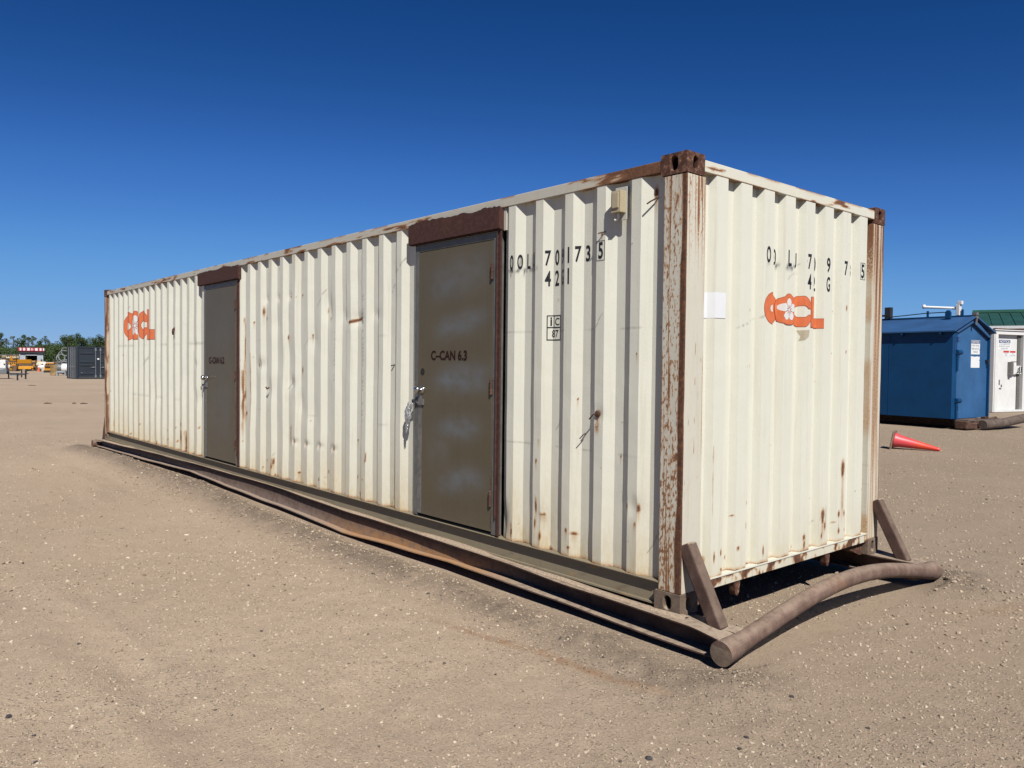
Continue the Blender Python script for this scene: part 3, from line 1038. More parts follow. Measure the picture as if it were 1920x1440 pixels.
def casting(cx, cy, z0, sx, sy, top):
    """sx, sy: +1 where the outer faces look along +x / +y."""
    lx, ly, lz = .178, .162, .118
    x0, x1 = (cx - lx, cx) if sx > 0 else (cx, cx + lx)
    y0, y1 = (cy - ly, cy) if sy > 0 else (cy, cy + ly)
    p = .003
    x0, x1 = (x0, x1 + p) if sx > 0 else (x0 - p, x1)
    y0, y1 = (y0, y1 + p) if sy > 0 else (y0 - p, y1)
    z1 = z0 + lz
    mb = MB()
    xm, ym, zm = (x0 + x1) / 2, (y0 + y1) / 2, (z0 + z1) / 2
    w, d = x1 - x0, y1 - y0
    oval_face(mb, (x1 if sx > 0 else x0, ym, zm), (0, sx, 0), (0, 0, 1), d, lz, .046, .078, .03)
    oval_face(mb, (xm, y1 if sy > 0 else y0, zm), (-sy, 0, 0), (0, 0, 1), w, lz, .050, .078, .03)
    xi, yi = (x0 if sx > 0 else x1), (y0 if sy > 0 else y1)
    mb.add([(xi, y0, z0), (xi, y1, z0), (xi, y1, z1), (xi, y0, z1)], [(0, 1, 2, 3)])
    mb.add([(x0, yi, z0), (x1, yi, z0), (x1, yi, z1), (x0, yi, z1)], [(0, 1, 2, 3)])
    mb.add([(x0, y0, z0), (x1, y0, z0), (x1, y1, z0), (x0, y1, z0)], [(0, 1, 2, 3)])
    mb.add([(x0, y0, z1), (x1, y0, z1), (x1, y1, z1), (x0, y1, z1)], [(0, 1, 2, 3)])
    me = bpy.data.meshes.new("corner_casting")
    me.from_pydata(mb.v, [], mb.f)
    bm = bmesh.new()
    bm.from_mesh(me)
    bmesh.ops.remove_doubles(bm, verts=bm.verts, dist=1e-4)
    bmesh.ops.recalc_face_normals(bm, faces=bm.faces)
    bm.to_mesh(me)
    bm.free()
    return link("corner_casting", me, M['casting' if top else 'dusty_casting'], container, bevel=.006)


for cx, sx in ((0, 1), (-L, -1)):
    for cy, sy in ((0, -1), (W, 1)):
        for top in (0, 1):
            casting(cx, cy, H - .118 if top else 0.0, sx, sy, top)


def rail_wear(seed, amt=0.0, grad=True):
    def fn(x, y, z):
        s = x * 4 + y * 4
        n = fbm(s, z * 30, seed=seed)
        g = np.where((x > -1.6) & grad, sstep(-1.6, -.2, x) * .24, 0)
        r = sstep(.60, .75, n + amt + g) * .8
        r = np.maximum(r, np.exp(-np.abs(z - 2.564) / .006) * .8 * sstep(.4, .6, vnoise(s * 2, z * 0, seed=seed + 4)))
        r = np.maximum(r, np.exp(-np.abs(z - 2.498) / .004) * .6 * sstep(.35, .6, vnoise(s * 3, z * 0, seed=seed + 5)))
        return {"rust": np.clip(r, 0, 1), "dirt": .25 * vnoise(s * 2, z * 20, seed=seed + 3), "ink": 0 * x}
    return fn


gridbox("top_side_rail", (-L + .18, 0.0, 2.497), (-.18, .06, 2.565), (.04, .03, .011), M['rail_paint'], container, rail_wear(301), .004)
gridbox("top_side_rail", (-L + .18, W - .06, 2.497), (-.18, W, 2.565), (.2, .03, .03), M['rail_paint'], container)
gridbox("top_end_rail", (-.06, .164, 2.499), (0.0, W - .164, 2.566), (.03, .02, .010), M['paint'], container, rail_wear(311, -.02, False), .004)
gridbox("top_end_rail", (-L, .164, 2.499), (-L + .06, W - .164, 2.566), (.03, .05, .03), M['paint'], container)


def sill_wear(x, y, z):
    n = fbm(y * 16 + x * 16, z * 12, seed=321)
    n2 = fbm(y * 40, z * 5, seed=323)
    return {"rust": np.clip(sstep(.46, .66, n) * .85 + sstep(.62, .75, n2) * .5, 0, 1), "dirt": np.clip(.35 + 0 * x, 0, 1), "ink": 0 * x}


gridbox("end_sill", (-.075, .166, .102), (-.002, W - .166, .160), (.03, .012, .008), M['paint'], container, sill_wear, .003)
MB().box(-.055, 0.004, .18, W - .18, .1605, .1675).build("end_sill_lip", M['paint'], container)
gridbox("end_sill", (-L + .002, .166, .04), (-L + .075, W - .166, .160), (.03, .05, .03), M['paint'], container, sill_wear)

# bottom side rail: recessed channel under a projecting lip
def brail(x, y, z):
    return {"rust": np.clip(sstep(.72, .86, fbm(x * 9, z * 34, seed=331)) * .55, 0, 1), "dirt": np.clip(.15 + .75 * fbm(x * 5, z * 25, seed=333), 0, 1), "ink": .35 * sstep(.68, .8, fbm(x * 14, z * 30, seed=335))}


for my in (0, 1):
    y0 = (lambda a, b: (a, b)) if not my else (lambda a, b: (W - b, W - a))
    a, b = y0(.032, .06)
    gridbox("bottom_side_rail", (-L + .18, a, .035), (-.18, b, .158), (.05, .03, .02), M['sill_paint'], container, brail)
    a, b = y0(-.004, .058)
    gridbox("rail_lip", (-L + .157, a, .1582), (-.157, b, .1672), (.06, .03, .01), M['sill_paint'], container, brail, .003)
    a, b = y0(.012, .06)
    gridbox("rail_foot", (-L + .18, a, .024), (-.18, b, .0345), (.06, .03, .01), M['sill_paint'], container, brail)

# brackets that hang under the end sill
for yc in (.585, 1.70):
    MB().prism([(yc - .034, .101), (yc + .034, .101), (yc + .024, .035), (yc + .010, .008), (yc - .008, .008), (yc - .020, .035)], 'x', -.060, -.012).build("support_bracket", M['casting'], container, bevel=.004)
MB().prism([(1.98, .101), (2.27, .101), (2.27, .0), (2.24, .0)], 'x', -.05, -.042).build("gusset_plate", M['casting'], container)
MB().prism([(.45, .101), (.17, .101), (.17, .0), (.2, .0)], 'x', -.05, -.042).build("gusset_plate", M['casting'], container)


# --- doors
def door_attr(patches, xl, xr):
    def fn(x, y, z):
        ink = np.zeros_like(x)
        for (a, b, rx, rz, amp) in patches:
            w = (x - a) * .12 + .05 * (vnoise(x * 4, z * 4, seed=401) - .5)
            ink = np.maximum(ink, amp * np.exp(-((x - a) / rx) ** 4 - ((z - b - w) / rz) ** 2))
        dirt = .55 * np.exp(-(z - .19) / .12) + .25 * np.exp(-(x - xl) / .05)
        rust = .5 * np.exp(-((x - xr) / .02) ** 2) * sstep(.5, .8, vnoise(x * 3, z * 3, seed=402))
        rust = np.maximum(rust, .7 * sstep(.93, .99, vnoise(x * 35, z * 35, seed=403)) * sstep(.7, .2, z))
        return {"ink": ink, "dirt": np.clip(dirt, 0, 1), "rust": rust}
    return fn


def torch_edge(x0, x1, zb, zt, n, seed, amp):
    xs = np.linspace(x0, x1, n)
    return [(x0, zb), (x1, zb)] + [(float(x), float(zt + (vnoise(x * 7, 0, seed=seed) - .5) * amp + (vnoise(x * 40, 0, seed=seed + 1) - .5) * amp * .5)) for x in xs[::-1]]


def make_door(x0, x1, hx0, hx1, text, tx, tz, tw, th, patches, hole, seed):
    zb, zt = .186, 2.337
    fw = .052
    # frame
    f = MB()
    f.box(x0, x0 + fw, -.006, .05, .176, zt)
    f.box(x1 - fw, x1, -.006, .05, .176, zt)
    f.box(x0 + fw, x1 - fw, -.005, .05, zt - fw, zt - .001)
    f.build("door_frame", M['frame_grey'], container, bevel=.004)
    sil = MB().box(x0 + fw, x1 - fw, .004, .05, .1685, .184)
    sil.build("door_sill", M['dark'], container)
    # leaf
    a, b = x0 + fw + .004, x1 - fw - .004
    leaf = grid("door", np.linspace(a, b, 70), np.linspace(zb + .012, zt - fw - .005, 150), lambda x, z: (x, .004 + (fbm(x * 1.3, z * 1.1, seed=seed) - .5) * .006, z), M['door'], container, door_attr(patches, a, b))
    leaf['label'] = "brown sheet metal door painted " + text
    md = leaf.modifiers.new("thickness", 'SOLIDIFY')
    md.thickness = .04
    md.offset = 0
    leaf.location.y = .008
    # lock edge strip
    e = MB().box(a + .002, a + .055, -.0185, -.0165, zb + .013, 1.18)
    e.build("edge_plate", M['steel'], leaf)
    flat_text("lettering", text, th, M['stencil'], leaf, (tx, -.0195, tz), (1, 0, 0), tw, .026)
    for hz in (2.059, 1.236, .434):
        h = MB().tube([(b + .003, -.024, hz - .055), (b + .003, -.024, hz + .055)], .011, 10)
        for q in (-.03, 0, .03):
            h.tube([(b + .003, -.024, hz + q - .002), (b + .003, -.024, hz + q + .002)], .0125, 10)
        h.build("hinge", M['rust'], leaf, bevel=.001)
    kx = a + .055
    m = Matrix.Translation((kx, -.018, 1.187)) @ Matrix.Rotation(math.pi / 2, 4, 'X')
    kn = MB().lathe([(.036, 0), (.036, .006), (.018, .012), (.016, .030), (.026, .036), (.032, .048), (.030, .060), (.018, .069), (.004, .071)], 18, m)
    kn.build("door_knob", M['chrome'], leaf, smooth=True)
    hs = MB()
    hs.box(a + .012, a + .092, -.030, -.018, 1.068, 1.116)
    hs.box(a - .062, a + .012, -.036, -.028, 1.082, 1.108)
    hs.tube([(a - .055, -.034, 1.09), (a - .06, -.05, 1.07), (a - .055, -.05, 1.03), (a - .045, -.05, 1.03), (a - .04, -.045, 1.07), (a - .045, -.034, 1.09)], .0045, 6)
    hs.build("hasp", M['steel'], leaf, bevel=.002)
    if hole:
        mm = Matrix.Translation((a + .066, -.0192, 1.333)) @ Matrix.Rotation(math.pi / 2, 4, 'X')
        MB().lathe([(.027, 0), (.027, .001)], 18, mm).build("lock_hole", M['dark'], leaf)
    # rusty jamb angle on the hinge side
    j = MB().box(x1 + .002, x1 + .034, -.010, .003, .176, 2.345)
    j.box(x1 + .002, x1 + .007, -.024, -.010, .3, 2.32)
    j.build("jamb_angle", M['rust_red'], container, bevel=.003)
    # header plate, torch cut along the top
    MB().prism(torch_edge(hx0, hx1, 2.352, 2.512, 60, seed + 5, .022), 'y', -.034, -.026).build("header_plate", M['rust_red'], container)
    MB().box(hx0 + .002, hx1 - .002, -.0255, .012, 2.345, 2.353).build("header_plate_flange", M['rust_red'], container)
    for (a_, b_) in ((hx0 + .004, hx0 + .010), (hx1 - .010, hx1 - .004)):
        MB().box(a_, b_, -.0255, .012, 2.3535, 2.50).build("header_plate_return", M['rust_red'], container)


make_door(-2.649, -1.608, -2.712, -1.566, "C\u2013CAN 6.3", -2.182, 1.425, .46, .075,
          [(-2.08, 2.05, .36, .13, .55), (-2.04, 1.698, .30, .09, .75), (-2.03, 1.28, .33, .10, .95), (-2.06, .893, .26, .09, .85), (-2.02, .517, .28, .09, .85), (-2.3, .75, .15, .2, .35)], True, 410)
make_door(-7.398, -6.310, -7.552, -6.238, "C\u2013CAN 6.2", -6.955, 1.365, .50, .082,
          [(-6.85, .80, .4, .5, .35), (-6.85, 1.7, .4, .3, .2)], False, 430)

# --- markings on the near side
LP = .0695


def glyph(kind, ch, a, z, off=.0014, h=.102, w=.038, mat='ink'):
    w = {'1': w * .36, 'J': w * .8, 'L': w * .85}.get(ch, w)
    return press(text_bm(ch, h, w, .022), kind, off, "lettering", M[mat], container, a, z)


for i, ch in enumerate("OOLU 709173 5"):
    if ch != ' ':
        glyph('side', ch, -1.472 + i * LP, 2.053)
for i, ch in enumerate("42G1"):
    glyph('side', ch, -1.124 + i * LP, 1.918)


def frame_poly(x0, x1, z0, z1, t):
    return [[(x0, z0), (x1, z0), (x1, z1), (x0, z1)], [(x0 + t, z0 + t), (x0 + t, z1 - t), (x1 - t, z1 - t), (x1 - t, z0 + t)]]


press(poly_bm(frame_poly(-.036, .034, 0, .122, .003)), 'side', .0016, "digit_box", M['ink'], container, -.638, 2.042)
press(poly_bm([[(0, 0), (.112, 0), (.112, .166), (0, .166)], [(.006, .007), (.006, .082), (.106, .082), (.106, .007)], [(.006, .089), (.006, .160), (.048, .160), (.048, .089)], [(.053, .089), (.053, .160), (.106, .160), (.106, .089)]]),
      'side', .0016, "approval_plate_mark", M['ink'], container, -1.128, 1.560)
press(text_bm("i", .058, .011, .03), 'side', .0016, "lettering", M['ink'], container, -1.100, 1.656)
press(text_bm("C", .048, .040, .005), 'side', .0016, "lettering", M['ink'], container, -1.048, 1.660)
press(text_bm("87", .050, .056, .01), 'side', .0016, "lettering", M['ink'], container, -1.066, 1.580)

# --- markings on the end
for i, ch in enumerate("OOLU709173"):
    glyph('end', ch, .852 + i * .126 + (.008 if i % 2 else 0), 2.052, w=.048)
glyph('end', '5', 2.112, 2.052, w=.046)
for i, ch in enumerate("42G1"):
    glyph('end', ch, 1.356 + i * .126 + (.008 if i % 2 else 0), 1.921, w=.048)
press(poly_bm(frame_poly(-.036, .036, 0, .122, .003)), 'end', .0016, "digit_box", M['ink'], container, 2.112, 2.042)


def ellipse(cx, cy, rx, ry, n=44, lobes=0, amp=0.0, ph=0.0):
    return [(cx + (rx + amp * math.cos(lobes * (2 * math.pi * k / n) + ph)) * math.cos(2 * math.pi * k / n),
             cy + (ry + amp * math.cos(lobes * (2 * math.pi * k / n) + ph)) * math.sin(2 * math.pi * k / n)) for k in range(n)]


def c_shape(cx, cy, rx, ry, grow=0.0):
    out = []
    a0 = math.radians(27)
    for k in range(37):
        t = a0 + (2 * math.pi - 2 * a0) * k / 36
        out.append((cx + (rx + grow) * math.cos(t), cy + (ry + grow) * math.sin(t)))
    hy = .20 - grow
    ny = .11 - grow
    a1 = math.asin(ny / hy)
    nx = .02 + (.30 - grow) * math.cos(a1)
    inn = [(cx + .46, cy - ny), (cx + nx + .02, cy - ny)]
    for k in range(25):
        t = 2 * math.pi - a1 - (2 * math.pi - 2 * a1) * k / 24
        inn.append((cx + .02 + (.30 - grow) * math.cos(t), cy + hy * math.sin(t)))
    inn += [(cx + nx + .02, cy + ny), (cx + .46, cy + ny)]
    return [out + inn[::1]]


def logo(kind, a0, zc, hgt, kx):
    """four overlapping orange letters, the second one carrying a white blossom."""
    def place(loops, off, name, mat, parent):
        bm = poly_bm([[(x * hgt * kx, y * hgt) for (x, y) in lp] for lp in loops])
        return press(bm, kind, off, name, M[mat], parent, a0, zc)
    g = .018
    root = None
    lay = [("O", [ellipse(.57, 0, .57 + g, .5 + g), ellipse(.57, 0, .25 - g, .155 - g)], [ellipse(.57, 0, .57, .5), ellipse(.57, 0, .25, .155)]),
           ("C", c_shape(2.40, 0, .52, .5, g), c_shape(2.40, 0, .52, .5)),
           ("L", [[(2.85 - g, -.5 - g), (3.70 + g, -.5 - g), (3.70 + g, -.19 + g), (3.20 + g, -.19 + g), (3.20 + g, .5 + g), (2.85 - g, .5 + g)]], [[(2.85, -.5), (3.70, -.5), (3.70, -.19), (3.20, -.19), (3.20, .5), (2.85, .5)]]),
           ("B", [ellipse(1.43, 0, .49 + g, .49 + g, 60, 5, .018, -math.pi / 2)], [ellipse(1.43, 0, .49, .49, 60, 5, .018, -math.pi / 2)])]
    off = .0010
    for (nm, edge, fill) in lay:
        e = place(edge, off, "logo_outline", 'orange_edge', root or container)
        off += .0005
        p = place(fill, off, "logo_letter", 'orange', container)
        off += .0005
    petals = []
    for k in range(60):
        t = 2 * math.pi * k / 60
        r = .20 + .17 * abs(math.cos(2.5 * (t - math.pi / 2))) ** .7
        petals.append((1.43 + r * math.cos(t), r * math.sin(t)))
    place([petals], off, "logo_blossom", 'white_paint', container)
    off += .0005
    stam = []
    for k in range(10):
        t = 2 * math.pi * k / 10 + .3
        c, s = math.cos(t), math.sin(t)
        r0, r1, w = .05, .20 if k % 2 else .15, .012
        stam.append([(1.43 + c * r0 - s * w, s * r0 + c * w), (1.43 + c * r0 + s * w, s * r0 - c * w), (1.43 + c * r1 + s * w, s * r1 - c * w), (1.43 + c * r1 - s * w, s * r1 + c * w)])
    place(stam, off, "logo_stamens", 'orange_edge', container)


logo('end', .812, 1.770, .200, 1.0)
logo('side', -11.02, 1.930, .44, .93)

# white blank sticker, tape scrap, yellow label
press(poly_bm([[(-.10, 0), (.094, .004), (.096, .152), (-.098, .15)]]), 'end', .003, "blank_sticker", M['white'], container, .298, 1.679)
press(poly_bm([[(-.05, 0), (.02, .03), (.03, .075), (-.055, .07), (-.045, .03)]]), 'end', .003, "tape_scrap", M['tape'], container, 1.335, 1.575)
press(poly_bm([[(-.05, 0), (.05, 0), (.05, .085), (-.05, .085)]]), 'side', .003, "yellow_label", M['yellow'], container, -11.655, .285)
# hand-drawn seven
press(poly_bm([[(0, .05), (.07, .058), (.012, 0), (.004, .004), (.05, .049), (0, .044)]]), 'side', .002, "chalk_mark", M['faded_ink'], container, -3.075, 1.33)

# small electrical box under the rail
jb = MB().box(-.512, -.436, -.050, .002, 2.305, 2.435).box(-.500, -.448, -.058, -.0505, 2.33, 2.425)
jb.build("junction_box", M['beige_box'], container, bevel=.006)
MB().box(-.520, -.428, -.002, .0035, 2.265, 2.462).build("box_plate", M['rail_paint'], container, bevel=.002)
MB().tube([(-.475, -.02, 2.304), (-.477, -.02, 2.285), (-.485, -.022, 2.270), (-.498, -.03, 2.266)], .008, 8).build("conduit_stub", M['white_paint'], container)

# bent rods that stick out of the wall
for pts, r in (([(-.648, .004, 1.10), (-.655, -.022, 1.098), (-.668, -.028, 1.082), (-.682, -.032, 1.066)], .005),
               ([(-.76, .02, .97), (-.765, .0, .96), (-.785, -.008, .935)], .0035),
               ([(-8.56, .02, 1.85), (-8.54, -.02, 1.82), (-8.52, -.03, 1.79), (-8.53, -.02, 1.75)], .014),
               ([(-.60, .006, 2.215), (-.63, -.03, 2.203)], .004),
               ([(-.225, .036, 2.37), (-.248, -.004, 2.345), (-.262, -.02, 2.33)], .005),
               ([(-5.50, .03, 1.12), (-5.51, .0, 1.10), (-5.53, .0, 1.12)], .009)):
    MB().tube(pts, r, 6).build("bent_rod", M['rust_red'], container)
MB().lathe([(.021, 0), (.021, .005), (.010, .010)], 16, Matrix.Translation((-.644, .003, 1.10)) @ Matrix.Rotation(math.pi / 2, 4, 'X')).build("rod_washer", M['rust'], container)

# --- the skid the container is welded to
FX = np.array([.36, .15, -.2, -.8, -1.8, -3.0, -3.7, -5.4, -7.0, -8.9, -10.5, -12.1, -12.56])
FY = np.array([-.10, -.085, -.08, -.07, -.062, -.055, -.052, -.045, -.048, -.05, -.06, -.07, -.08])
FZ = np.array([-.026, -.003, .002, .010, .040, .045, .050, .086, .076, .060, .03, .006, -.005])
LX = np.array([.30, -.2, -.9, -1.4, -2.1, -2.9, -3.7, -4.6, -5.7, -7.8, -9.8, -11.2, -12.5])
LY = np.array([-.07, -.07, -.07, -.072, -.062, -.07, -.088, -.075, -.062, -.045, -.06, -.065, -.06])
LZ = np.array([-.137, -.131, -.116, -.109, -.100, -.120, -.146, -.120, -.095, -.055, -.09, -.105, -.12])


def skid_beam(mir):
    xs = np.linspace(-12.5, .33, 260)
    fy = np.interp(xs, FX[::-1], FY[::-1]) + (vnoise(xs * 1.5, xs * 0, seed=501) - .5) * .008
    fz = np.interp(xs, FX[::-1], FZ[::-1]) + (vnoise(xs * 2.2, xs * 0, seed=502) - .5) * .010
    ly = np.interp(xs, LX[::-1], LY[::-1]) + (vnoise(xs * 1.4, xs * 0, seed=503) - .5) * .012
    lz = np.interp(xs, LX[::-1], LZ[::-1]) + (vnoise(xs * 2.0, xs * 0, seed=504) - .5) * .010
    # flange droops where it shades the whole web, opens where the web shows
    open_ = sstep(-1.3, -2.2, xs) * sstep(-9.2, -7.0, xs)
    wy = .035 - .049 * open_
    t = .009
    sect = []
    for i, x in enumerate(xs):
        w, tip = wy[i], fz[i]
        zi = max(-.004, tip - .012) if tip > -.004 else tip
        sect.append([(fy[i], tip), (w, zi), (.12, -.004), (.12, -.004 - t), (w + t, -.004 - t), (w + t, lz[i] + .004 + t), (.12, -.130 + t), (.12, -.130), (w, lz[i]), (ly[i], lz[i]), (ly[i], lz[i] + t), (w, lz[i] + t), (w, zi - .004 - t), (fy[i] + .002, tip - t)])
    n = len(sect[0])
    v = [(x, (W - p[0]) if mir else p[0], p[1]) for x, s in zip(xs, sect) for p in s]
    f = []
    for i in range(len(xs) - 1):
        for k in range(n):
            k2 = (k + 1) % n
            f.append((i * n + k, i * n + k2, (i + 1) * n + k2, (i + 1) * n + k))
    f.append(tuple(range(n)))
    f.append(tuple((len(xs) - 1) * n + k for k in range(n)))
    mb = MB()
    mb.v, mb.f = v, f
    xa = np.array([p[0] for p in v])
    za = np.array([p[2] for p in v])
    rust = sstep(-1.2, -2.0, xa) * sstep(-4.6, -3.2, xa) * (za < -.02) * .9
    dirt = sstep(-.9, -2.0, xa) * (za < -.015) * .85
    o = mb.build("skid_beam", M['skid'], container, attrs={"rust": rust, "dirt": dirt})
    return o


skid_beam(0)
skid_beam(1)

# packed dirt lying on the flange
def dirt_line():
    xs = np.linspace(-12.3, .05, 300)
    v, f = [], []
    for i, x in enumerate(xs):
        n = float(vnoise(x * 3.3, 0, seed=511))
        hgt = .004 + .022 * max(0, n - .35) * (1 if x > -9 else .5)
        for (y, z) in ((-.03, .0), (-.012, hgt), (.010, hgt * 1.1), (.031, hgt * .7)):
            v.append((x, y + .006 * math.sin(x * 5), -.003 + z + .75 * max(0.0, float(np.interp(x, FX[::-1], FZ[::-1])))))
    for i in range(len(xs) - 1):
        for k in range(3):
            f.append((i * 4 + k, i * 4 + k + 1, (i + 1) * 4 + k + 1, (i + 1) * 4 + k))
    mb = MB()
    mb.v, mb.f = v, f
    return mb.build("packed_dirt", M['ground'], container, smooth=True)


dirt_line()


def arc_pipe(x_end, bow, arch, rad, y0=-.105, y1=2.60, z0=-.085, z1=-.095, n=40):
    pts = []
    for k in range(n + 1):
        t = k / n
        s = math.sin(math.pi * t) ** 1.25
        pts.append((x_end + bow * s, y0 + (y1 - y0) * t, z0 + (z1 - z0) * t + arch * s))
    return MB().tube(pts, [rad * (1 + .34 * math.exp(-(min(k, n - k) / 2.2) ** 2)) for k in range(n + 1)], 28)


po = arc_pipe(.345, .02, .172, .050).build("skid_pipe", M['pipe'], container, smooth=True)
MB().tube([(.345, -.108, -.085), (.345, -.1055, -.085)], .0655, 28).build("end_cap", M['dusty_casting'], po)
po['label'] = "dusty brown pipe bowed upwards in the middle"
arc_pipe(-L - .40, 0, .03, .050).build("skid_pipe", M['pipe'], container, smooth=True)
for o in (c for c in container.children if c.name.startswith("skid_pipe")):
    md = o.modifiers.new("edge", 'EDGE_SPLIT')
    md.split_angle = math.radians(50)


def brace(y0, sx, x0):
    p0 = Vector((x0 + sx * -.004, y0 + .042, .405))
    p1 = Vector((x0 + sx * .215, y0 + .052, -.030))
    d = (p1 - p0).normalized()
    s = Vector((0, 1, 0))
    n = d.cross(s).normalized()
    h = .040
    vv = []
    for p, ext in ((p0, 0), (p1, 0)):
        for (a, b) in ((-1, -1), (1, -1), (1, 1), (-1, 1)):
            vv.append(p + s * (a * h) + n * (b * h))
    # cut the upper end to sit against the post
    MB().add(vv, [(0, 3, 2, 1), (4, 5, 6, 7), (0, 1, 5, 4), (1, 2, 6, 5), (2, 3, 7, 6), (3, 0, 4, 7)]).build("brace", M['skid'], container, bevel=.010)


for (y0, sx, x0) in ((.005, 1, 0.01), (W - .09, 1, 0.01), (.005, -1, -L - .01), (W - .09, -1, -L - .01)):
    brace(y0, sx, x0)

# clear plastic wrapping hung on the hasp of the near door
def plastic_bag():
    t = NT("crumpled_clear_plastic")
    n = t.noise(40, 4, 0.7)
    t.finish(t.ramp(n, [(0.3, (0.30, 0.30, 0.31)), (0.6, (0.75, 0.76, 0.78))]), 0.12, 0.0, t.bump(n, 0.9, 0.02), 0.8)
    t.b.inputs['Transmission Weight'].default_value = 0.45
    bm = bmesh.new()
    bmesh.ops.create_icosphere(bm, subdivisions=4, radius=1)
    for v in bm.verts:
        c = v.co
        k = .75 + .9 * float(fbm(np.array([c.x * 3 + 5]), np.array([c.y * 3 + c.z * 2]), np.array([c.z * 4]), seed=601, octv=3)[0])
        taper = .35 + .65 * math.exp(-((c.z + .1) / .7) ** 2)
        v.co = Vector((c.x * .042 * k * taper, c.y * .025 * k * taper, c.z * .125 + .01 * math.sin(c.x * 5)))
    for (dx, z0, z1, w) in ((-.012, -.10, -.19, .010), (.012, -.09, -.17, .012), (.02, .05, -.04, .012)):
        bmesh.ops.create_cone(bm, segments=6, radius1=.004, radius2=w, depth=abs(z1 - z0), matrix=Matrix.Translation((dx, -.012, (z0 + z1) / 2)))
    me = bpy.data.meshes.new("plastic_bag")
    bm.to_mesh(me)
    bm.free()
    o = link("plastic_bag", me, t.m)
    o.location = (-2.690, -.040, .985)
    o.scale = (.75, .7, .8)
    tag(o, "crumpled clear plastic wrapping hanging from the hasp of the nearer brown door", "plastic wrap")


plastic_bag()


# ------------------------------------------------------------------ loose gravel
def ico():
    bm = bmesh.new()
    bmesh.ops.create_icosphere(bm, subdivisions=1, radius=1)
    v = np.array([p.co for p in bm.verts])
    f = np.array([[q.index for q in p.verts] for p in bm.faces])
    bm.free()
    return v, f


def scatter():
    v0, f0 = ico()
    view = math.atan2(_f.y, _f.x)
    P = []
    N = 125000
    r = 2.7 + 23 * rng.random(N) ** 2.0
    a = view + np.radians(rng.uniform(-37, 37, N))
    x, y = CAM.x + r * np.cos(a), CAM.y + r * np.sin(a)
    dens = fbm(x * .8, y * .8, seed=701)
    keep = rng.random(N) < sstep(.30, .66, dens) * .62 + .38
    # extra on the pushed-up ridge and round the pipe ends
    M2 = 5000
    xb = rng.uniform(-9, .9, M2)
    yb = -.40 + rng.normal(0, .16, M2)
    M3 = 1100
    ang = rng.uniform(0, 6.28, M3)
    rr = np.abs(rng.normal(0, .2, M3))
    cx = np.where(rng.random(M3) < .6, .52, .48)
    cy = np.where(cx == .52, -.14, 2.66)
    x = np.concatenate([x[keep], xb, cx + rr * np.cos(ang)])
    y = np.concatenate([y[keep], yb, cy + rr * np.sin(ang)])
    ridge = np.concatenate([np.zeros(keep.sum()), np.ones(M2 + M3)])
    ok = ~((x > -12.7) & (x < .33) & (((y > -.11) & (y < .14)) | ((y > 2.3) & (y < 2.56)))) & ~((x < -1.2) & (y > 0) & (y < 2.5)) & ~((np.abs(x - .345) < .075) & (y > -.12) & (y < 2.62))
    x, y, ridge = x[ok], y[ok], ridge[ok]
    n = len(x)
    rc = np.hypot(x - CAM.x, y - CAM.y)
    s = np.clip(rng.lognormal(math.log(.0038), .52, n), .0018, .012) * np.clip(rc / 5.0, .85, 1.35)
    s = np.where(ridge > 0, s * .95, s)
    h, soil, _ = ground_parts(x, y)
    q = rng.normal(size=(n, 4))
    q /= np.linalg.norm(q, axis=1)[:, None]
    w, qx, qy, qz = q.T
    R = np.empty((n, 3, 3))
    R[:, 0] = np.stack([1 - 2 * (qy ** 2 + qz ** 2), 2 * (qx * qy - qz * w), 2 * (qx * qz + qy * w)], 1)
    R[:, 1] = np.stack([2 * (qx * qy + qz * w), 1 - 2 * (qx ** 2 + qz ** 2), 2 * (qy * qz - qx * w)], 1)
    R[:, 2] = np.stack([2 * (qx * qz - qy * w), 2 * (qy * qz + qx * w), 1 - 2 * (qx ** 2 + qy ** 2)], 1)
    sc = s[:, None] * np.stack([rng.uniform(.9, 1.5, n), rng.uniform(.7, 1.1, n), rng.uniform(.5, .85, n)], 1)
    jit = rng.uniform(.78, 1.2, (n, 12, 1))
    pts = (v0[None] * jit) * sc[:, None, :]
    pts = np.einsum('nij,nkj->nki', R, pts)
    pts[:, :, 2] *= .8
    pts += np.stack([x, y, h + s * .22], 1)[:, None, :]
    f = (f0[None] + (np.arange(n) * 12)[:, None, None]).reshape(-1, 3)
    tone = np.clip(rng.normal(.64, .17, n), .2, 1)
    tone = np.where(rng.random(n) < .06, rng.uniform(.86, 1, n), tone)
    tone = np.where(rng.random(n) < .016, rng.uniform(0, .1, n), tone)
    tone = np.where(ridge > 0, np.minimum(tone, .8) * .66, tone)
    me = mesh_np("gravel", pts.reshape(-1, 3), f)
    o = link("gravel", me, M['stones'], None, False, 0, {"tone": np.repeat(tone, 12)})
    tag(o, kind='stuff')


scatter()

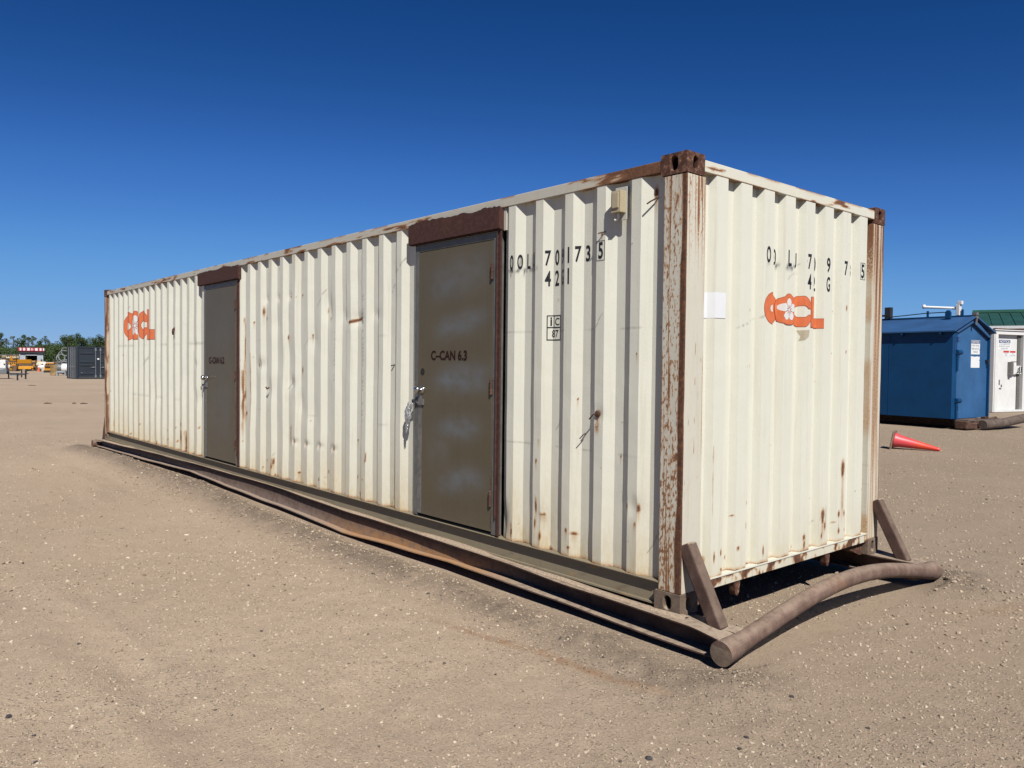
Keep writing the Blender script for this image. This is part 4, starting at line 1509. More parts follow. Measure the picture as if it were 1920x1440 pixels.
STONES = [(-1.38, -2.99, .026, 'dark_stone', "dark angular stone alone on the tan gravel at the left foreground edge"),
          (-1.11, -2.94, .012, 'dark_stone', "small dark pebble just right of the dark angular stone at the left edge"),
          (-.85, -2.98, .013, 'dark_stone', "small dark stone at the bottom edge of the ground, far left"),
          (.67, -1.08, .022, 'dark_stone', "grey flattish stone on the gravel in front of the pipe end, bottom centre"),
          (.83, -.63, .015, 'dark_stone', "dark stone among pale pebbles to the right in front of the pipe end"),
          (.86, -.73, .014, 'dark_stone', "dark stone nearest the bottom edge among the pale pebbles on the right"),
          (-.39, -1.01, .012, 'dark_stone', "small dark stone alone on bare ground left of centre, in front of the soil ridge"),
          (1.02, -.42, .018, 'tan_stone', "pale rounded stone at the right of the pebble patch by the pipe"),
          (.75, -.12, .020, 'dark_stone', "dark clod lying just beyond the near pipe end")]
for (x, y, s, mt, lab) in STONES:
    s *= .62
    bm = bmesh.new()
    bmesh.ops.create_icosphere(bm, subdivisions=1, radius=1)
    for v in bm.verts:
        k = random.uniform(.72, 1.25)
        v.co = Vector((v.co.x * s * 1.25 * k, v.co.y * s * k, v.co.z * s * .75 * k))
    me = bpy.data.meshes.new("stone")
    bm.to_mesh(me)
    bm.free()
    o = link("stone", me, M[mt])
    z = float(ground_parts(np.array([x]), np.array([y]))[0][0])
    o.location = (x, y, z + s * .3)
    o.rotation_euler = (0, 0, random.uniform(0, 6))
    tag(o, lab, "stone", "stones lying on the gravel")


# ------------------------------------------------------------------ yard frame: right = along the picture, ahead = away from the camera
AR, AF = Vector((.6548, .7558, 0)), Vector((-.7558, .6548, 0))


def yard(right, ahead, z=GZ):
    p = Vector((CAM.x, CAM.y, 0)) + AR * right + AF * ahead
    return Vector((p.x, p.y, z))


YAW_F = math.atan2(AR.y, AR.x)      # local x -> to the right of the picture, local y -> away

M['cone_red'] = m_plain("faded_red_plastic", (0.78, 0.06, 0.055), 0.45, var=0.12, scale=5)
M['cone_orange'] = m_plain("orange_plastic", (0.85, 0.12, 0.02), 0.45, var=0.1, scale=5)
M['cone_base'] = m_plain("dusty_rubber", (0.23, 0.16, 0.11), 0.8, var=0.3, scale=12)


def m_cone_fade():
    t = NT("sun_faded_cone_plastic")
    sp = t.n.new("ShaderNodeSeparateXYZ")
    t.link(t.co, sp.inputs[0])
    n = t.noise(6, 4, .6)
    z = t.math('ADD', sp.outputs[2], t.math('MULTIPLY', t.math('SUBTRACT', n, .5), .25))
    col = t.ramp(z, [(0.05, (0.72, 0.085, 0.10)), (0.35, (0.80, 0.075, 0.085)), (0.52, (0.88, 0.085, 0.03)), (0.9, (0.80, 0.05, 0.045))])
    return t.finish(col, .42, 0, None, .4)


def traffic_cone(label, fade):
    t = thing("traffic_cone", label, "traffic cone")
    MB().box(-.185, .185, -.185, .185, 0, .035).build("base", M['cone_base'] if fade else M['cone_orange'], t, bevel=.012)
    MB().lathe([(.150, .035), (.145, .06), (.120, .14), (.036, .80), (.034, .845), (.028, .85)], 28).build("cone_body", m_cone_fade() if fade else M['cone_orange'], t, smooth=True)
    return t


c1 = traffic_cone("faded red traffic cone lying on its side in front of the blue shed", True)
d = Vector((.80, .22, -.145)).normalized()
c1.rotation_euler = d.to_track_quat('Z', 'Y').to_euler()
c1.rotation_mode = 'QUATERNION'
q = d.to_track_quat('Z', 'Y')
# roll so that one edge of the square base lies on the ground
best = min((q @ Matrix.Rotation(math.radians(a), 3, 'Z').to_quaternion() for a in range(0, 90, 3)),
           key=lambda qq: -min((qq @ Vector((sx * .185, sy * .185, 0))).z for sx in (1, -1) for sy in (1, -1)))
c1.rotation_quaternion = best
low = min((best @ Vector((sx * .185, sy * .185, zz))).z for sx in (1, -1) for sy in (1, -1) for zz in (0, .035))
c1.location = (-4.10, 12.22, GZ - low - .005)

# ------------------------------------------------------------------ blue shed
M['blue'] = m_plain("blue_paint_shaded", (0.003, 0.060, 0.172), 0.6, spec=0.2, var=0.14, scale=2.2, bump=0.06, wear=(0.008, 0.048, 0.125))  # shed blue darkened: the side wall's grazing light is put into the colour
M['blue_sunlit'] = m_plain("blue_paint_sunlit", (0.030, 0.120, 0.285), 0.5, var=0.16, scale=1.6, bump=0.06, wear=(0.012, 0.075, 0.215))  # same blue lightened, with the full sun on the front painted in
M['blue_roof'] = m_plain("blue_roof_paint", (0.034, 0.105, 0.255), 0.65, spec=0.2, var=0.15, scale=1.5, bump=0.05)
M['wood'] = m_plain("weathered_log", (0.13, 0.095, 0.075), 0.9, var=0.35, scale=9, bump=0.4)
M['black_steel'] = m_plain("black_steel", (0.02, 0.022, 0.025), 0.6, var=0.3)
M['sign_blue'] = m_plain("sign_blue", (0.02, 0.05, 0.16), 0.5)
M['sign_green'] = m_plain("sign_green", (0.02, 0.20, 0.06), 0.5)
M['sign_red'] = m_plain("sign_red", (0.60, 0.04, 0.03), 0.5)

corner = yard(11.47, 20.5)
SHY = math.radians(-8)
shed = thing("blue_shed", "blue steel shed with a low gabled roof on a log skid", "shed", corner, SHY)
SW, SL, B0, EV, RG = 1.92, 7.5, .27, 2.56, 3.02     # front width (local y), length (local -x), floor, eave, ridge
ym = SW / 2
RGL = EV + .36
b = MB()
b.prism([(0, B0), (.22, B0), (.22, EV + .10), (0, EV)], 'x', -SL, 0)          # left wall and corner
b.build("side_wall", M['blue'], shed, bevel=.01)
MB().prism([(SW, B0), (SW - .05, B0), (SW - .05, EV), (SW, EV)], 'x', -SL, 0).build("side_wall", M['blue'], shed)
for x in (-1.75, -3.9, -6.0):
    MB().box(x, x + .012, -.006, 0, B0, EV).build("wall_seam", M['blue'], shed)
for x in (-.30, -1.35):
    MB().tube([(x, -.01, EV - .10), (x, -.09, EV - .03)], .03, 8).build("eave_peg", M['blue'], shed)
MB().prism([(.22, B0), (SW - .05, B0), (SW - .05, EV), (ym, RGL), (.22, EV + .09)], 'x', -.12, -.06).build("front_door", M['blue_sunlit'], shed, bevel=.006)
MB().prism([(.05, B0), (SW - .05, B0), (SW - .05, EV), (ym, RGL), (.05, EV)], 'x', -SL, -SL + .04).build("back_wall", M['blue'], shed)
# gable trim with a pointed opening
tr = MB()
tr.prism([(.05, EV - .02), (.22, EV - .02), (ym, RGL - .10), (ym, RGL + .03)], 'x', -.05, .03)
tr.prism([(SW - .0, EV - .12), (SW - .14, EV - .12), (ym, RGL - .10), (ym, RGL + .03)], 'x', -.05, .03)
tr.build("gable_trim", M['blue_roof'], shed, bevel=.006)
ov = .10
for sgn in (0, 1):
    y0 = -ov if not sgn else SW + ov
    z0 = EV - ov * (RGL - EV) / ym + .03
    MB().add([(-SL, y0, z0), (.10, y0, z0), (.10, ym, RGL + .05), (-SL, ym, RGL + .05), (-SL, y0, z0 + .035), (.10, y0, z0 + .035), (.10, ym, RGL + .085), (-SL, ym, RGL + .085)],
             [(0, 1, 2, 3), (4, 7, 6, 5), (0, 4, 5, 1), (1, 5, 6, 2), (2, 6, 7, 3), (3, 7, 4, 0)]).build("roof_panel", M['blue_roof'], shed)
MB().box(-SL, .12, ym - .06, ym + .06, RGL + .075, RGL + .105).build("ridge_cap", M['blue'], shed)
# hinges
for hz in (2.02, .75):
    MB().tube([(.03, .14, hz), (.03, .34, hz)], .065, 12).build("hinge_pipe", M['blue'], shed)
    MB().prism([(.16, hz - .5), (.20, hz - .5), (.24, hz - .05), (.15, hz - .05)], 'x', 0, .05).build("hinge_gusset", M['blue'], shed)
for hz in (2.36, 1.95, .55, .38):
    MB().box(-.01, .05, .18, .28, hz - .07, hz + .07).build("hinge", M['blue_roof'], shed, bevel=.008)
MB().box(.001, .004, .09, .16, 1.98, 2.45).build("slot_opening", M['sign_blue'], shed)
MB().box(-.06, -.055, .222, .24, B0 + .02, 2.0).build("door_gap", M['dark'], shed)
# notice on the door, torn below
sg = MB().prism([(1.02, 1.98), (1.46, 1.98), (1.47, 2.06), (1.44, 2.10), (1.47, 2.12), (1.47, 2.36), (1.02, 2.36)], 'x', -.058, -.054)
so = sg.build("notice_sign", M['white'], shed)
MB().box(-.0535, -.052, 1.03, 1.46, 2.27, 2.352).build("sign_header", M['sign_blue'], so)
flat_text("lettering", "NOTICE", .055, M['white'], so, (-.0512, 1.245, 2.283), (0, 1, 0), .36, .02)
flat_text("lettering", "HIGH LEVEL", .045, M['ink'], so, (-.0532, 1.245, 2.195), (0, 1, 0), .38)
flat_text("lettering", "RESCUE KIT", .05, M['ink'], so, (-.0532, 1.245, 2.105), (0, 1, 0), .38)
flat_text("lettering", "INSIDE", .045, M['sign_green'], so, (-.0532, 1.245, 2.025), (0, 1, 0), .24)
MB().prism([(1.02, 1.62), (1.47, 1.62), (1.47, 1.80), (1.44, 1.82), (1.47, 1.85), (1.47, 1.925), (1.40, 1.915), (1.38, 1.93), (1.22, 1.915), (1.02, 1.93)], 'x', -.058, -.054).build("blank_notice", M['white'], shed)
MB().box(-.055, .02, SW - .16, SW - .08, 1.80, 1.84).tube([(.0, SW - .12, 1.80), (.02, SW - .10, 1.70)], .02, 6).build("door_handle", M['black_steel'], shed)
# fittings on the roof
MB().prism([(-.62, RGL + .02), (-.46, RGL + .02), (-.46, RGL + .19), (-.50, RGL + .25), (-.58, RGL + .25), (-.62, RGL + .19)], 'y', ym - .24, ym - .19).build("lifting_lug", M['blue'], shed, bevel=.01)
MB().box(0, .12, ym - .06, ym + .06, RGL + .02, RGL + .17).prism([(.075, RGL + .02), (.115, RGL + .02), (.095, RGL - .16)], 'y', ym - .03, ym + .03).build("ridge_bracket", M['steel'], shed)
for x in (-.95, .0):
    MB().box(x - .30, x - .25, ym - .02, ym + .02, RGL + .10, RGL + .27).build("mast_post", M['blue'], shed)
MB().tube([(-1.36, ym, RGL + .40), (-1.32, ym, RGL + .40), (-1.30, ym, RGL + .385), (-.44, ym, RGL + .31)], [.06, .06, .036, .032], 12).build("white_pipe", M['white_paint'], shed, smooth=True)
MB().box(-.43, -.33, ym - .06, ym + .06, RGL + .11, RGL + .40).box(-.40, -.28, ym - .05, ym + .05, RGL + .402, RGL + .50).tube([(-.44, ym - .02, RGL + .30), (-.52, ym - .02, RGL + .305)], .03, 8).build("pipe_clamp", M['white_paint'], shed, bevel=.01)
MB().box(-2.45, -2.28, ym - .10, ym + .04, RGL + .10, RGL + .43).build("roof_post", M['black_steel'], shed)
MB().tube([(-2.3, ym - .08, RGL + .20), (-5.4, ym - .1, RGL + .08)], .03, 5).build("guy_wire", M['black_steel'], shed)
MB().tube([(-2.3, ym - .1, RGL + .14), (-1.2, ym - .15, RGL + .20), (-.62, ym - .2, RGL + .20)], .014, 5).build("guy_wire", M['black_steel'], shed)
# skid
sk = MB().tube([(-SL, .62, .12), (-.2, .62, .13), (.35, .60, .18)], .12, 10)
sk.build("skid_runner", M['rust'], shed)
MB().tube([(-SL, SW - .3, .12), (.1, SW - .3, .13), (.35, SW - .3, .20)], .13, 10).build("skid_runner", M['rust'], shed)
MB().tube([(.52, .55, .14), (.60, 1.4, .17), (.55, 2.75, .26)], .12, 16).build("skid_log", M['wood'], shed)
MB().prism([(.05, .02), (.85, .02), (.75, .16), (.30, .20), (.05, .25)], 'x', .05, .38).build("skid_nose", M['rust'], shed, bevel=.03)
MB().box(-.05, .35, .18, SW - .1, .225, .262).build("step_plate", M['wood'], shed)
MB().box(.20, .30, 1.1, 1.3, .262, .32).build("step_block", M['rust_red'], shed)

# ------------------------------------------------------------------ white shack beside it
wc = yard(17.50, 28.6)
shack = thing("white_shack", "white steel shack with a recessed door and notices, right of the blue shed", "shack", wc, math.radians(-16))
MB().box(-3.0, 0, 0, .05, .02, 3.0).build("side_wall", M['white_paint'], shack)
MB().box(-3.0, 0, 3.6, 3.65, .02, 3.0).build("side_wall", M['white_paint'], shack)
MB().box(-3.0, -2.95, .05, 3.6, .02, 3.0).build("back_wall", M['white_paint'], shack)
fr = MB().box(-.12, .02, .051, .20, .02, 2.99).box(-.12, .02, 1.66, 3.59, .02, 2.99).box(-.12, .02, .20, 1.66, 2.86, 2.99).box(-.12, .02, .20, 1.66, .02, .09)
fr.build("front_frame", M['white_paint'], shack)
wd = MB().box(-.17, -.13, .20, 1.50, .09, 2.86).build("door", M['white_paint'], shack)
MB().box(-.17, -.10, 1.505, 1.658, .09, 2.86).build("door_jamb", M['frame_grey'], shack)
ns = MB().box(-.128, -.124, .42, 1.12, 2.30, 2.68).build("notice_sign", M['white'], wd)
MB().box(-.1235, -.122, .45, 1.10, 2.55, 2.67).build("sign_header", M['sign_blue'], ns)
flat_text("lettering", "NOTICE", .085, M['white'], ns, (-.121, .775, 2.565), (0, 1, 0), .56, .02)
for i, s in enumerate(("ALL ACCIDENTS MUST", "BE REPORTED BEFORE", "LEAVING SHIFT")):
    flat_text("lettering", s, .048, M['ink'], ns, (-.1235, .775, 2.475 - i * .075), (0, 1, 0), .60 if i < 2 else .42)
for i, (y0, s1, s2) in enumerate(((.72, "HARD HAT", "AREA"), (1.10, "NO", "SMOKING"))):
    ss = MB().box(-.128, -.1255, y0 - .02, y0 + .34, 2.08, 2.28).build("small_sign", M['white'], wd)
    MB().prism([(y0, 2.20), (y0 + .32, 2.20), (y0 + .32, 2.27), (y0, 2.27)], 'x', -.125, -.124).build("sign_band", M['sign_red'], ss)
    flat_text("lettering", s1, .034, M['ink'], ss, (-.1245, y0 + .16, 2.15), (0, 1, 0), .24 if i == 0 else .08)
    flat_text("lettering", s2, .034, M['ink'], ss, (-.1245, y0 + .16, 2.095), (0, 1, 0), .13 if i == 0 else .27)
lt = MB().box(-.13, .0, 1.02, 1.22, 1.40, 1.80).box(-.13, -.02, 1.22, 1.62, 1.42, 1.72)
lt.build("latch_plate", M['white_paint'], wd)
MB().box(-.125, .03, .98, 1.10, 1.36, 1.86).box(-.02, .02, 1.0, 1.3, 1.85, 1.88).build("latch_bolt", M['steel'], wd, bevel=.01)
MB().tube([(-.01, 1.36, 1.46), (.05, 1.36, 1.48), (.05, 1.42, 1.68), (.05, 1.52, 1.68), (.05, 1.50, 1.47), (-.01, 1.50, 1.46)], .018, 8).build("pull_handle", M['black_steel'], wd)
MB().box(-.128, -.1275, .50, .57, 1.0, 1.2).box(-.128, -.1275, .62, .70, .92, 1.02).box(-.128, -.1275, .52, .66, .84, .90).build("scuff_mark", M['steel'], wd)
MB().box(-3.05, .06, -.04, 3.7, 3.0, 3.05).build("roof_panel", M['white_paint'], shack)
MB().box(-.02, .08, -.05, 3.7, 3.051, 3.075).build("roof_edge", M['frame_rust'], shack)

# ------------------------------------------------------------------ green-roofed building behind
M['green'] = m_plain("green_roof_sheet", (0.020, 0.085, 0.060), 0.5, var=0.2, scale=1.0)
M['wall_white'] = m_plain("pale_wall_sheet", (0.62, 0.64, 0.66), 0.6, var=0.05)
gc = yard(27.55, 46.0)
barn = thing("green_roofed_building", "long pale building with a dark green metal roof behind the white shack", "building", gc, YAW_F - math.radians(29))
MB().box(0, 34, 0, 12, 0, 3.95).build("wall", M['wall_white'], barn)
rf = MB().add([(-.4, -.6, 3.97), (34.4, -.6, 3.97), (34.4, 5.8, 5.15), (-.4, 5.8, 5.15), (34.4, 12.6, 3.97), (-.4, 12.6, 3.97), (-.4, -.6, 4.05), (34.4, -.6, 4.05), (34.4, 5.8, 5.23), (-.4, 5.8, 5.23), (34.4, 12.6, 4.05), (-.4, 12.6, 4.05)],
              [(0, 1, 2, 3), (3, 2, 4, 5), (6, 9, 8, 7), (9, 11, 10, 8), (0, 6, 7, 1), (5, 4, 10, 11), (0, 3, 9, 6), (3, 5, 11, 9), (1, 7, 8, 2), (2, 8, 10, 4)])
rr_ = rf.build("roof", M['green'], barn)
for k in range(60):
    x = -.2 + k * .58
    MB().add([(x, -.59, 4.052), (x + .05, -.59, 4.052), (x + .05, 5.78, 5.231), (x, 5.78, 5.231), (x, -.59, 4.09), (x + .05, -.59, 4.09), (x + .05, 5.78, 5.268), (x, 5.78, 5.268)],
             [(0, 1, 5, 4), (4, 5, 6, 7), (0, 4, 7, 3), (1, 2, 6, 5), (2, 3, 7, 6)]).build("roof_rib", M['green'], rr_)
MB().prism([(5.55, 5.22), (5.8, 5.40), (6.05, 5.22)], 'x', -.5, 34.5).build("ridge_cap", M['green'], rr_)
MB().box(-.4, 34.4, -.68, -.602, 3.90, 4.06).build("gutter", M['wall_white'], barn)

# ------------------------------------------------------------------ dark container on the left
M['slate'] = m_plain("slate_paint", (0.026, 0.036, 0.048), 0.45, var=0.12, scale=1.5)
M['zinc'] = m_plain("zinc_rod", (0.34, 0.36, 0.37), 0.4, 0.5, var=0.15)
dk = thing("dark_container", "slate grey container with horizontal ribbed doors and steel locking rods", "container", yard(-34.35, 62.0), YAW_F + math.radians(45))
DL, DW, DH = 6.06, 2.44, 2.59
MB().box(.08, DL - .08, .08, DW - .08, .15, DH - .06).build("body_shell", M['slate'], dk)
for x in (0, DL - .17):
    for y in (0, DW - .17):
        MB().box(x, x + .17, y, y + .17, 0, DH).build("corner_post", M['slate'], dk, bevel=.02)
for (a, b_) in ((0.0, .14), (DH - .12, DH - .002)):
    MB().box(.171, DL - .171, .01, .15, a + .001, b_).build("door_rail", M['slate'], dk)
    MB().box(.01, .15, .171, DW - .171, a + .001, b_).build("door_rail", M['slate'], dk)
MB().box(.02, DL - .02, .02, DW - .02, DH - .06, DH - .01).build("roof_panel", M['slate'], dk)
for k in range(4):
    x0 = .20 + k * 1.42
    lf = MB().box(x0, x0 + 1.38, .045, .078, .15, DH - .13).build("door_leaf", M['slate'], dk, bevel=.006)
    for zc in (.42, 1.10, 1.36, 2.05):
        MB().prism([(.045, zc - .10), (.0, zc - .05), (.0, zc + .05), (.045, zc + .10)], 'x', x0 + .12, x0 + 1.08).build("door_rib", M['slate'], lf)
    for xr in ((x0 + 1.22,) if k % 2 == 0 else (x0 + .16,)):
        MB().tube([(xr, .005, .10), (xr, .005, DH - .08)], .022, 8).build("locking_rod", M['zinc'], lf)
        for zc in (.22, DH - .25):
            MB().box(xr - .06, xr + .06, -.03, .03, zc - .11, zc + .11).build("rod_bracket", M['zinc'], lf, bevel=.01)
        sgn = -1 if k % 2 == 0 else 1
        MB().box(min(xr, xr + sgn * .40), max(xr, xr + sgn * .40), -.03, -.015, .93, .965).box(xr + sgn * .18 - .06, xr + sgn * .18 + .06, -.035, -.01, .90, 1.0).build("rod_handle", M['zinc'], lf)
for yr in (.30, .75, 1.05, 1.45, 1.9):
    MB().tube([(-.005, yr, .10), (-.005, yr, DH - .08)], .025, 8).build("locking_rod", M['zinc'], dk)
MB().box(-.02, .06, .35, 1.0, .95, 1.0).box(-.02, .06, 1.2, 1.8, .95, 1.0).build("rod_handle", M['zinc'], dk)
MB().box(1.55, 1.70, .0365, .0445, 1.55, 1.67).build("white_tag", M['white'], dk)
MB().box(.36, .46, .0365, .0445, .44, .52).build("white_tag", M['white'], dk)

# ------------------------------------------------------------------ kiosk with the red and white fascia
M['kiosk_grey'] = m_plain("kiosk_grey_sheet", (0.42, 0.47, 0.52), 0.6, var=0.15, scale=3)
M['red'] = m_plain("signal_red", (0.42, 0.012, 0.045), 0.5, var=0.1)
kD = 112.0
ks = thing("kiosk", "grey kiosk with a dark opening under a red and white sign fascia", "kiosk", yard(-.6110 * kD, kD), YAW_F + .50)
kw = 2.9
MB().box(-kw / 2, -kw / 2 + .74, 0, .1, 0, 2.35).build("wall_panel", M['kiosk_grey'], ks)
MB().box(kw / 2 - .74, kw / 2, 0, .1, 0, 2.35).build("wall_panel", M['kiosk_grey'], ks)
MB().box(-kw / 2, -kw / 2 + .1, .101, 2.3, 0, 2.35).box(kw / 2 - .1, kw / 2, .101, 2.3, 0, 2.35).box(-kw / 2 + .1, kw / 2 - .1, 2.2, 2.3, 0, 2.35).build("wall", M['dark'], ks)
MB().box(-kw / 2 - .1, kw / 2 + .1, -.3, 2.35, 2.352, 2.62).build("roof", M['black_steel'], ks)
MB().box(-.70, .70, -.04, .05, 2.02, 2.26).build("shutter", M['wall_white'], ks)
MB().box(-.71, .71, .02, .06, .2, .9).build("counter", M['black_steel'], ks)
fa = MB().box(-kw / 2 - .14, kw / 2 + .14, -.40, -.32, 2.625, 3.12).build("fascia", M['red'], ks)
for (a, b_) in ((-1.39, -1.18), (-.98, -.72), (-.50, -.16), (.46, .80), (1.02, 1.26), (1.44, 1.60)):
    MB().box(a, b_, -.408, -.401, 2.70, 3.07).build("white_letter_block", M['white_paint'], fa)
MB().prism([(-.02, 2.74), (.14, 2.74), (.27, 2.85), (.27, 2.92), (.14, 3.02), (-.02, 3.02)], 'y', -.408, -.401).build("white_letter_block", M['white_paint'], fa)
MB().prism([(.05, 2.82), (.14, 2.82), (.19, 2.885), (.14, 2.94), (.05, 2.94)], 'y', -.412, -.409).build("letter_counter", M['red'], fa)

# ------------------------------------------------------------------ machinery and scrap in the yard
M['mach_yellow'] = m_plain("machine_yellow", (0.62, 0.27, 0.02), 0.5, var=0.2, scale=2, wear=(0.12, 0.07, 0.03))
M['bright_yellow'] = m_plain("bright_yellow_paint", (0.74, 0.33, 0.015), 0.5, var=0.1, scale=2)
M['brown_iron'] = m_plain("brown_iron", (0.14, 0.085, 0.045), 0.8, var=0.4, scale=3)
M['cream'] = m_plain("cream_enamel", (0.66, 0.60, 0.45), 0.5, var=0.1)
M['galv'] = m_plain("galvanised_steel", (0.40, 0.43, 0.45), 0.45, 0.4, var=0.2)
M['rubber'] = m_plain("tyre_rubber", (0.022, 0.022, 0.022), 0.85)
M['grey_tank'] = m_plain("grey_tank_paint", (0.16, 0.17, 0.18), 0.5)
M['plank'] = m_plain("plywood", (0.38, 0.25, 0.10), 0.8, var=0.25, scale=4)


def engine(label, loc, rz, s, mat, mat2='brown_iron'):
    t = thing("engine", label, "engine", loc, rz)
    MB().box(-.55 * s, .45 * s, -.28 * s, .28 * s, .18 * s, .70 * s).box(-.48 * s, .38 * s, -.18 * s, .18 * s, .70 * s, .95 * s).build("engine_block", M[mat], t, bevel=.04 * s)
    p = MB()
    for (x, y, z, r) in ((.5, 0, .45, .22), (.5, .18, .8, .12), (.5, -.2, .75, .1)):
        p.tube([(x * s - .05 * s, y * s, z * s), (x * s + .06 * s, y * s, z * s)], r * s, 10)
    p.build("pulley", M[mat2], t)
    e = MB()
    for k in range(4):
        x = (-.38 + k * .2) * s
        e.tube([(x, -.2 * s, .82 * s), (x, -.36 * s, .80 * s), (x + .05 * s, -.40 * s, .6 * s)], .05 * s, 6)
    e.tube([(-.45 * s, -.38 * s, .6 * s), (.4 * s, -.38 * s, .6 * s), (.5 * s, -.38 * s, 1.1 * s)], .07 * s, 7)
    e.build("manifold", M[mat2], t)
    MB().box(-.6 * s, .5 * s, -.32 * s, -.24 * s, 0, .2 * s).box(-.6 * s, .5 * s, .24 * s, .32 * s, 0, .2 * s).build("stand", M['black_steel'], t)
    return t


def tank(label, loc, rz, r, ln, mat, cat="tank"):
    t = thing("storage_tank", label, cat, loc, rz)
    m = Matrix.Translation((-ln / 2, 0, r + .22)) @ Matrix.Rotation(math.pi / 2, 4, 'Y')
    MB().lathe([(.02, -.18 * r), (.55 * r, -.14 * r), (.9 * r, -.04 * r), (r, .06 * r), (r, ln - .06 * r), (.9 * r, ln + .04 * r), (.55 * r, ln + .14 * r), (.02, ln + .18 * r)], 18, m).build("shell", M[mat], t, smooth=True)
    MB().tube([(0, 0, 2 * r + .20), (0, 0, 2 * r + .34)], .10, 8).build("filler_cap", M['black_steel'], t)
    c = MB()
    for x in (-ln * .3, ln * .3):
        c.prism([(-.8 * r, 0), (.8 * r, 0), (.55 * r, .45), (-.55 * r, .45)], 'x', x - .05, x + .05)
    c.build("cradle", M['black_steel'], t)
    return t


def bucket(label, loc, rz, s, mat):
    t = thing("digger_bucket", label, "bucket", loc, rz)
    prof = [(.0, .95), (.02, .55), (.16, .2), (.45, .03), (.8, .02), (1.05, .12)]
    outer = [(x * s, z * s) for x, z in prof]
    inner = [((x + .05) * s, (z + .06) * s) for x, z in prof]
    MB().prism(outer + inner[::-1], 'y', -.5 * s, .5 * s).build("shell", M[mat], t)
    side = outer + [(.10 * s, 1.0 * s)]
    MB().prism(side, 'y', -.54 * s, -.502 * s).prism(side, 'y', .502 * s, .54 * s).build("side_plate", M[mat], t)
    for k in range(5):
        y = (-.44 + k * .22) * s
        MB().prism([(1.0 * s, .08 * s), (1.05 * s, .17 * s), (1.28 * s, .16 * s)], 'y', y - .04 * s, y + .04 * s).build("tooth", M['steel'], t)
    MB().box(-.14 * s, .02 * s, -.2 * s, -.14 * s, .6 * s, 1.0 * s).box(-.14 * s, .02 * s, .14 * s, .2 * s, .6 * s, 1.0 * s).build("mount_ear", M[mat], t)
    return t


def axle(label, loc, rz, mat, r=.42, w=1.7):
    t = thing("wheel_axle", label, "axle", loc, rz)
    MB().tube([(-w / 2, 0, r), (-.25, 0, r), (-.2, 0, r), (.2, 0, r), (.25, 0, r), (w / 2, 0, r)], [.08, .08, .2, .2, .08, .08], 8).build("axle_tube", M[mat], t)
    for sx in (-1, 1):
        MB().tube([(sx * w / 2 - .12, 0, r), (sx * w / 2 + .12, 0, r)], r, 16).build("tyre", M['rubber'], t, bevel=.04)
        MB().tube([(sx * w / 2 - .13, 0, r), (sx * w / 2 + .13, 0, r)], r * .5, 10).build("rim", M[mat], t)
    return t


def crate(label, loc, rz, w, h, d, mat):
    t = thing("slatted_crate", label, "crate", loc, rz)
    n = 5
    for k in range(n):
        z = .08 + k * (h - .1) / n
        MB().box(-w / 2, w / 2, -d / 2, -d / 2 + .025, z, z + (h - .1) / n * .8).build("slat", M[mat], t)
        MB().box(-w / 2, w / 2, d / 2 - .025, d / 2, z, z + (h - .1) / n * .8).build("slat", M[mat], t)
        MB().box(-w / 2, -w / 2 + .025, -d / 2 + .03, d / 2 - .03, z, z + (h - .1) / n * .8).build("slat", M[mat], t)
        MB().box(w / 2 - .025, w / 2, -d / 2 + .03, d / 2 - .03, z, z + (h - .1) / n * .8).build("slat", M[mat], t)
    for x in (-w / 2 + .04, w / 2 - .04):
        for y in (-d / 2 + .05, d / 2 - .05):
            MB().box(x - .03, x + .03, y - .02, y + .02, 0, h).build("corner_stud", M[mat], t)
    MB().box(-w / 2 + .03, w / 2 - .03, -d / 2 + .03, d / 2 - .03, .08, .12).build("bottom_board", M[mat], t)
    return t


def coil(label, loc, rz, r, mat, n=5):
    t = thing("wire_coil", label, "coil", loc, rz)
    for k in range(n):
        pts = [((r - .03 * (k % 2)) * math.cos(a * math.pi / 10), .06 * k - .15 + .03 * math.sin(a), r + (r - .03 * (k % 2)) * math.sin(a * math.pi / 10)) for a in range(21)]
        MB().tube(pts, .035, 5, False).build("loop", M[mat], t)
    return t


def frame_rack(label, loc, rz, w, h, d, mat, deck=None):
    t = thing("steel_rack", label, "rack", loc, rz)
    for x in (-w / 2, w / 2):
        for y in (-d / 2, d / 2):
            MB().box(x - .04, x + .04, y - .04, y + .04, 0, h).build("post", M[mat], t)
    MB().box(-w / 2 + .041, w / 2 - .041, -d / 2 - .03, -d / 2 + .03, h - .08, h - .001).box(-w / 2 + .041, w / 2 - .041, d / 2 - .03, d / 2 + .03, h - .08, h - .001).box(-w / 2 - .03, -w / 2 + .03, -d / 2 + .031, d / 2 - .031, h - .08, h - .001).box(w / 2 - .03, w / 2 + .03, -d / 2 + .031, d / 2 - .031, h - .08, h - .001).build("top_rail", M[mat], t)
    if deck:
        MB().box(-w / 2, w / 2, -d / 2, d / 2, h, h + .08).build("deck", M[deck], t)
    return t


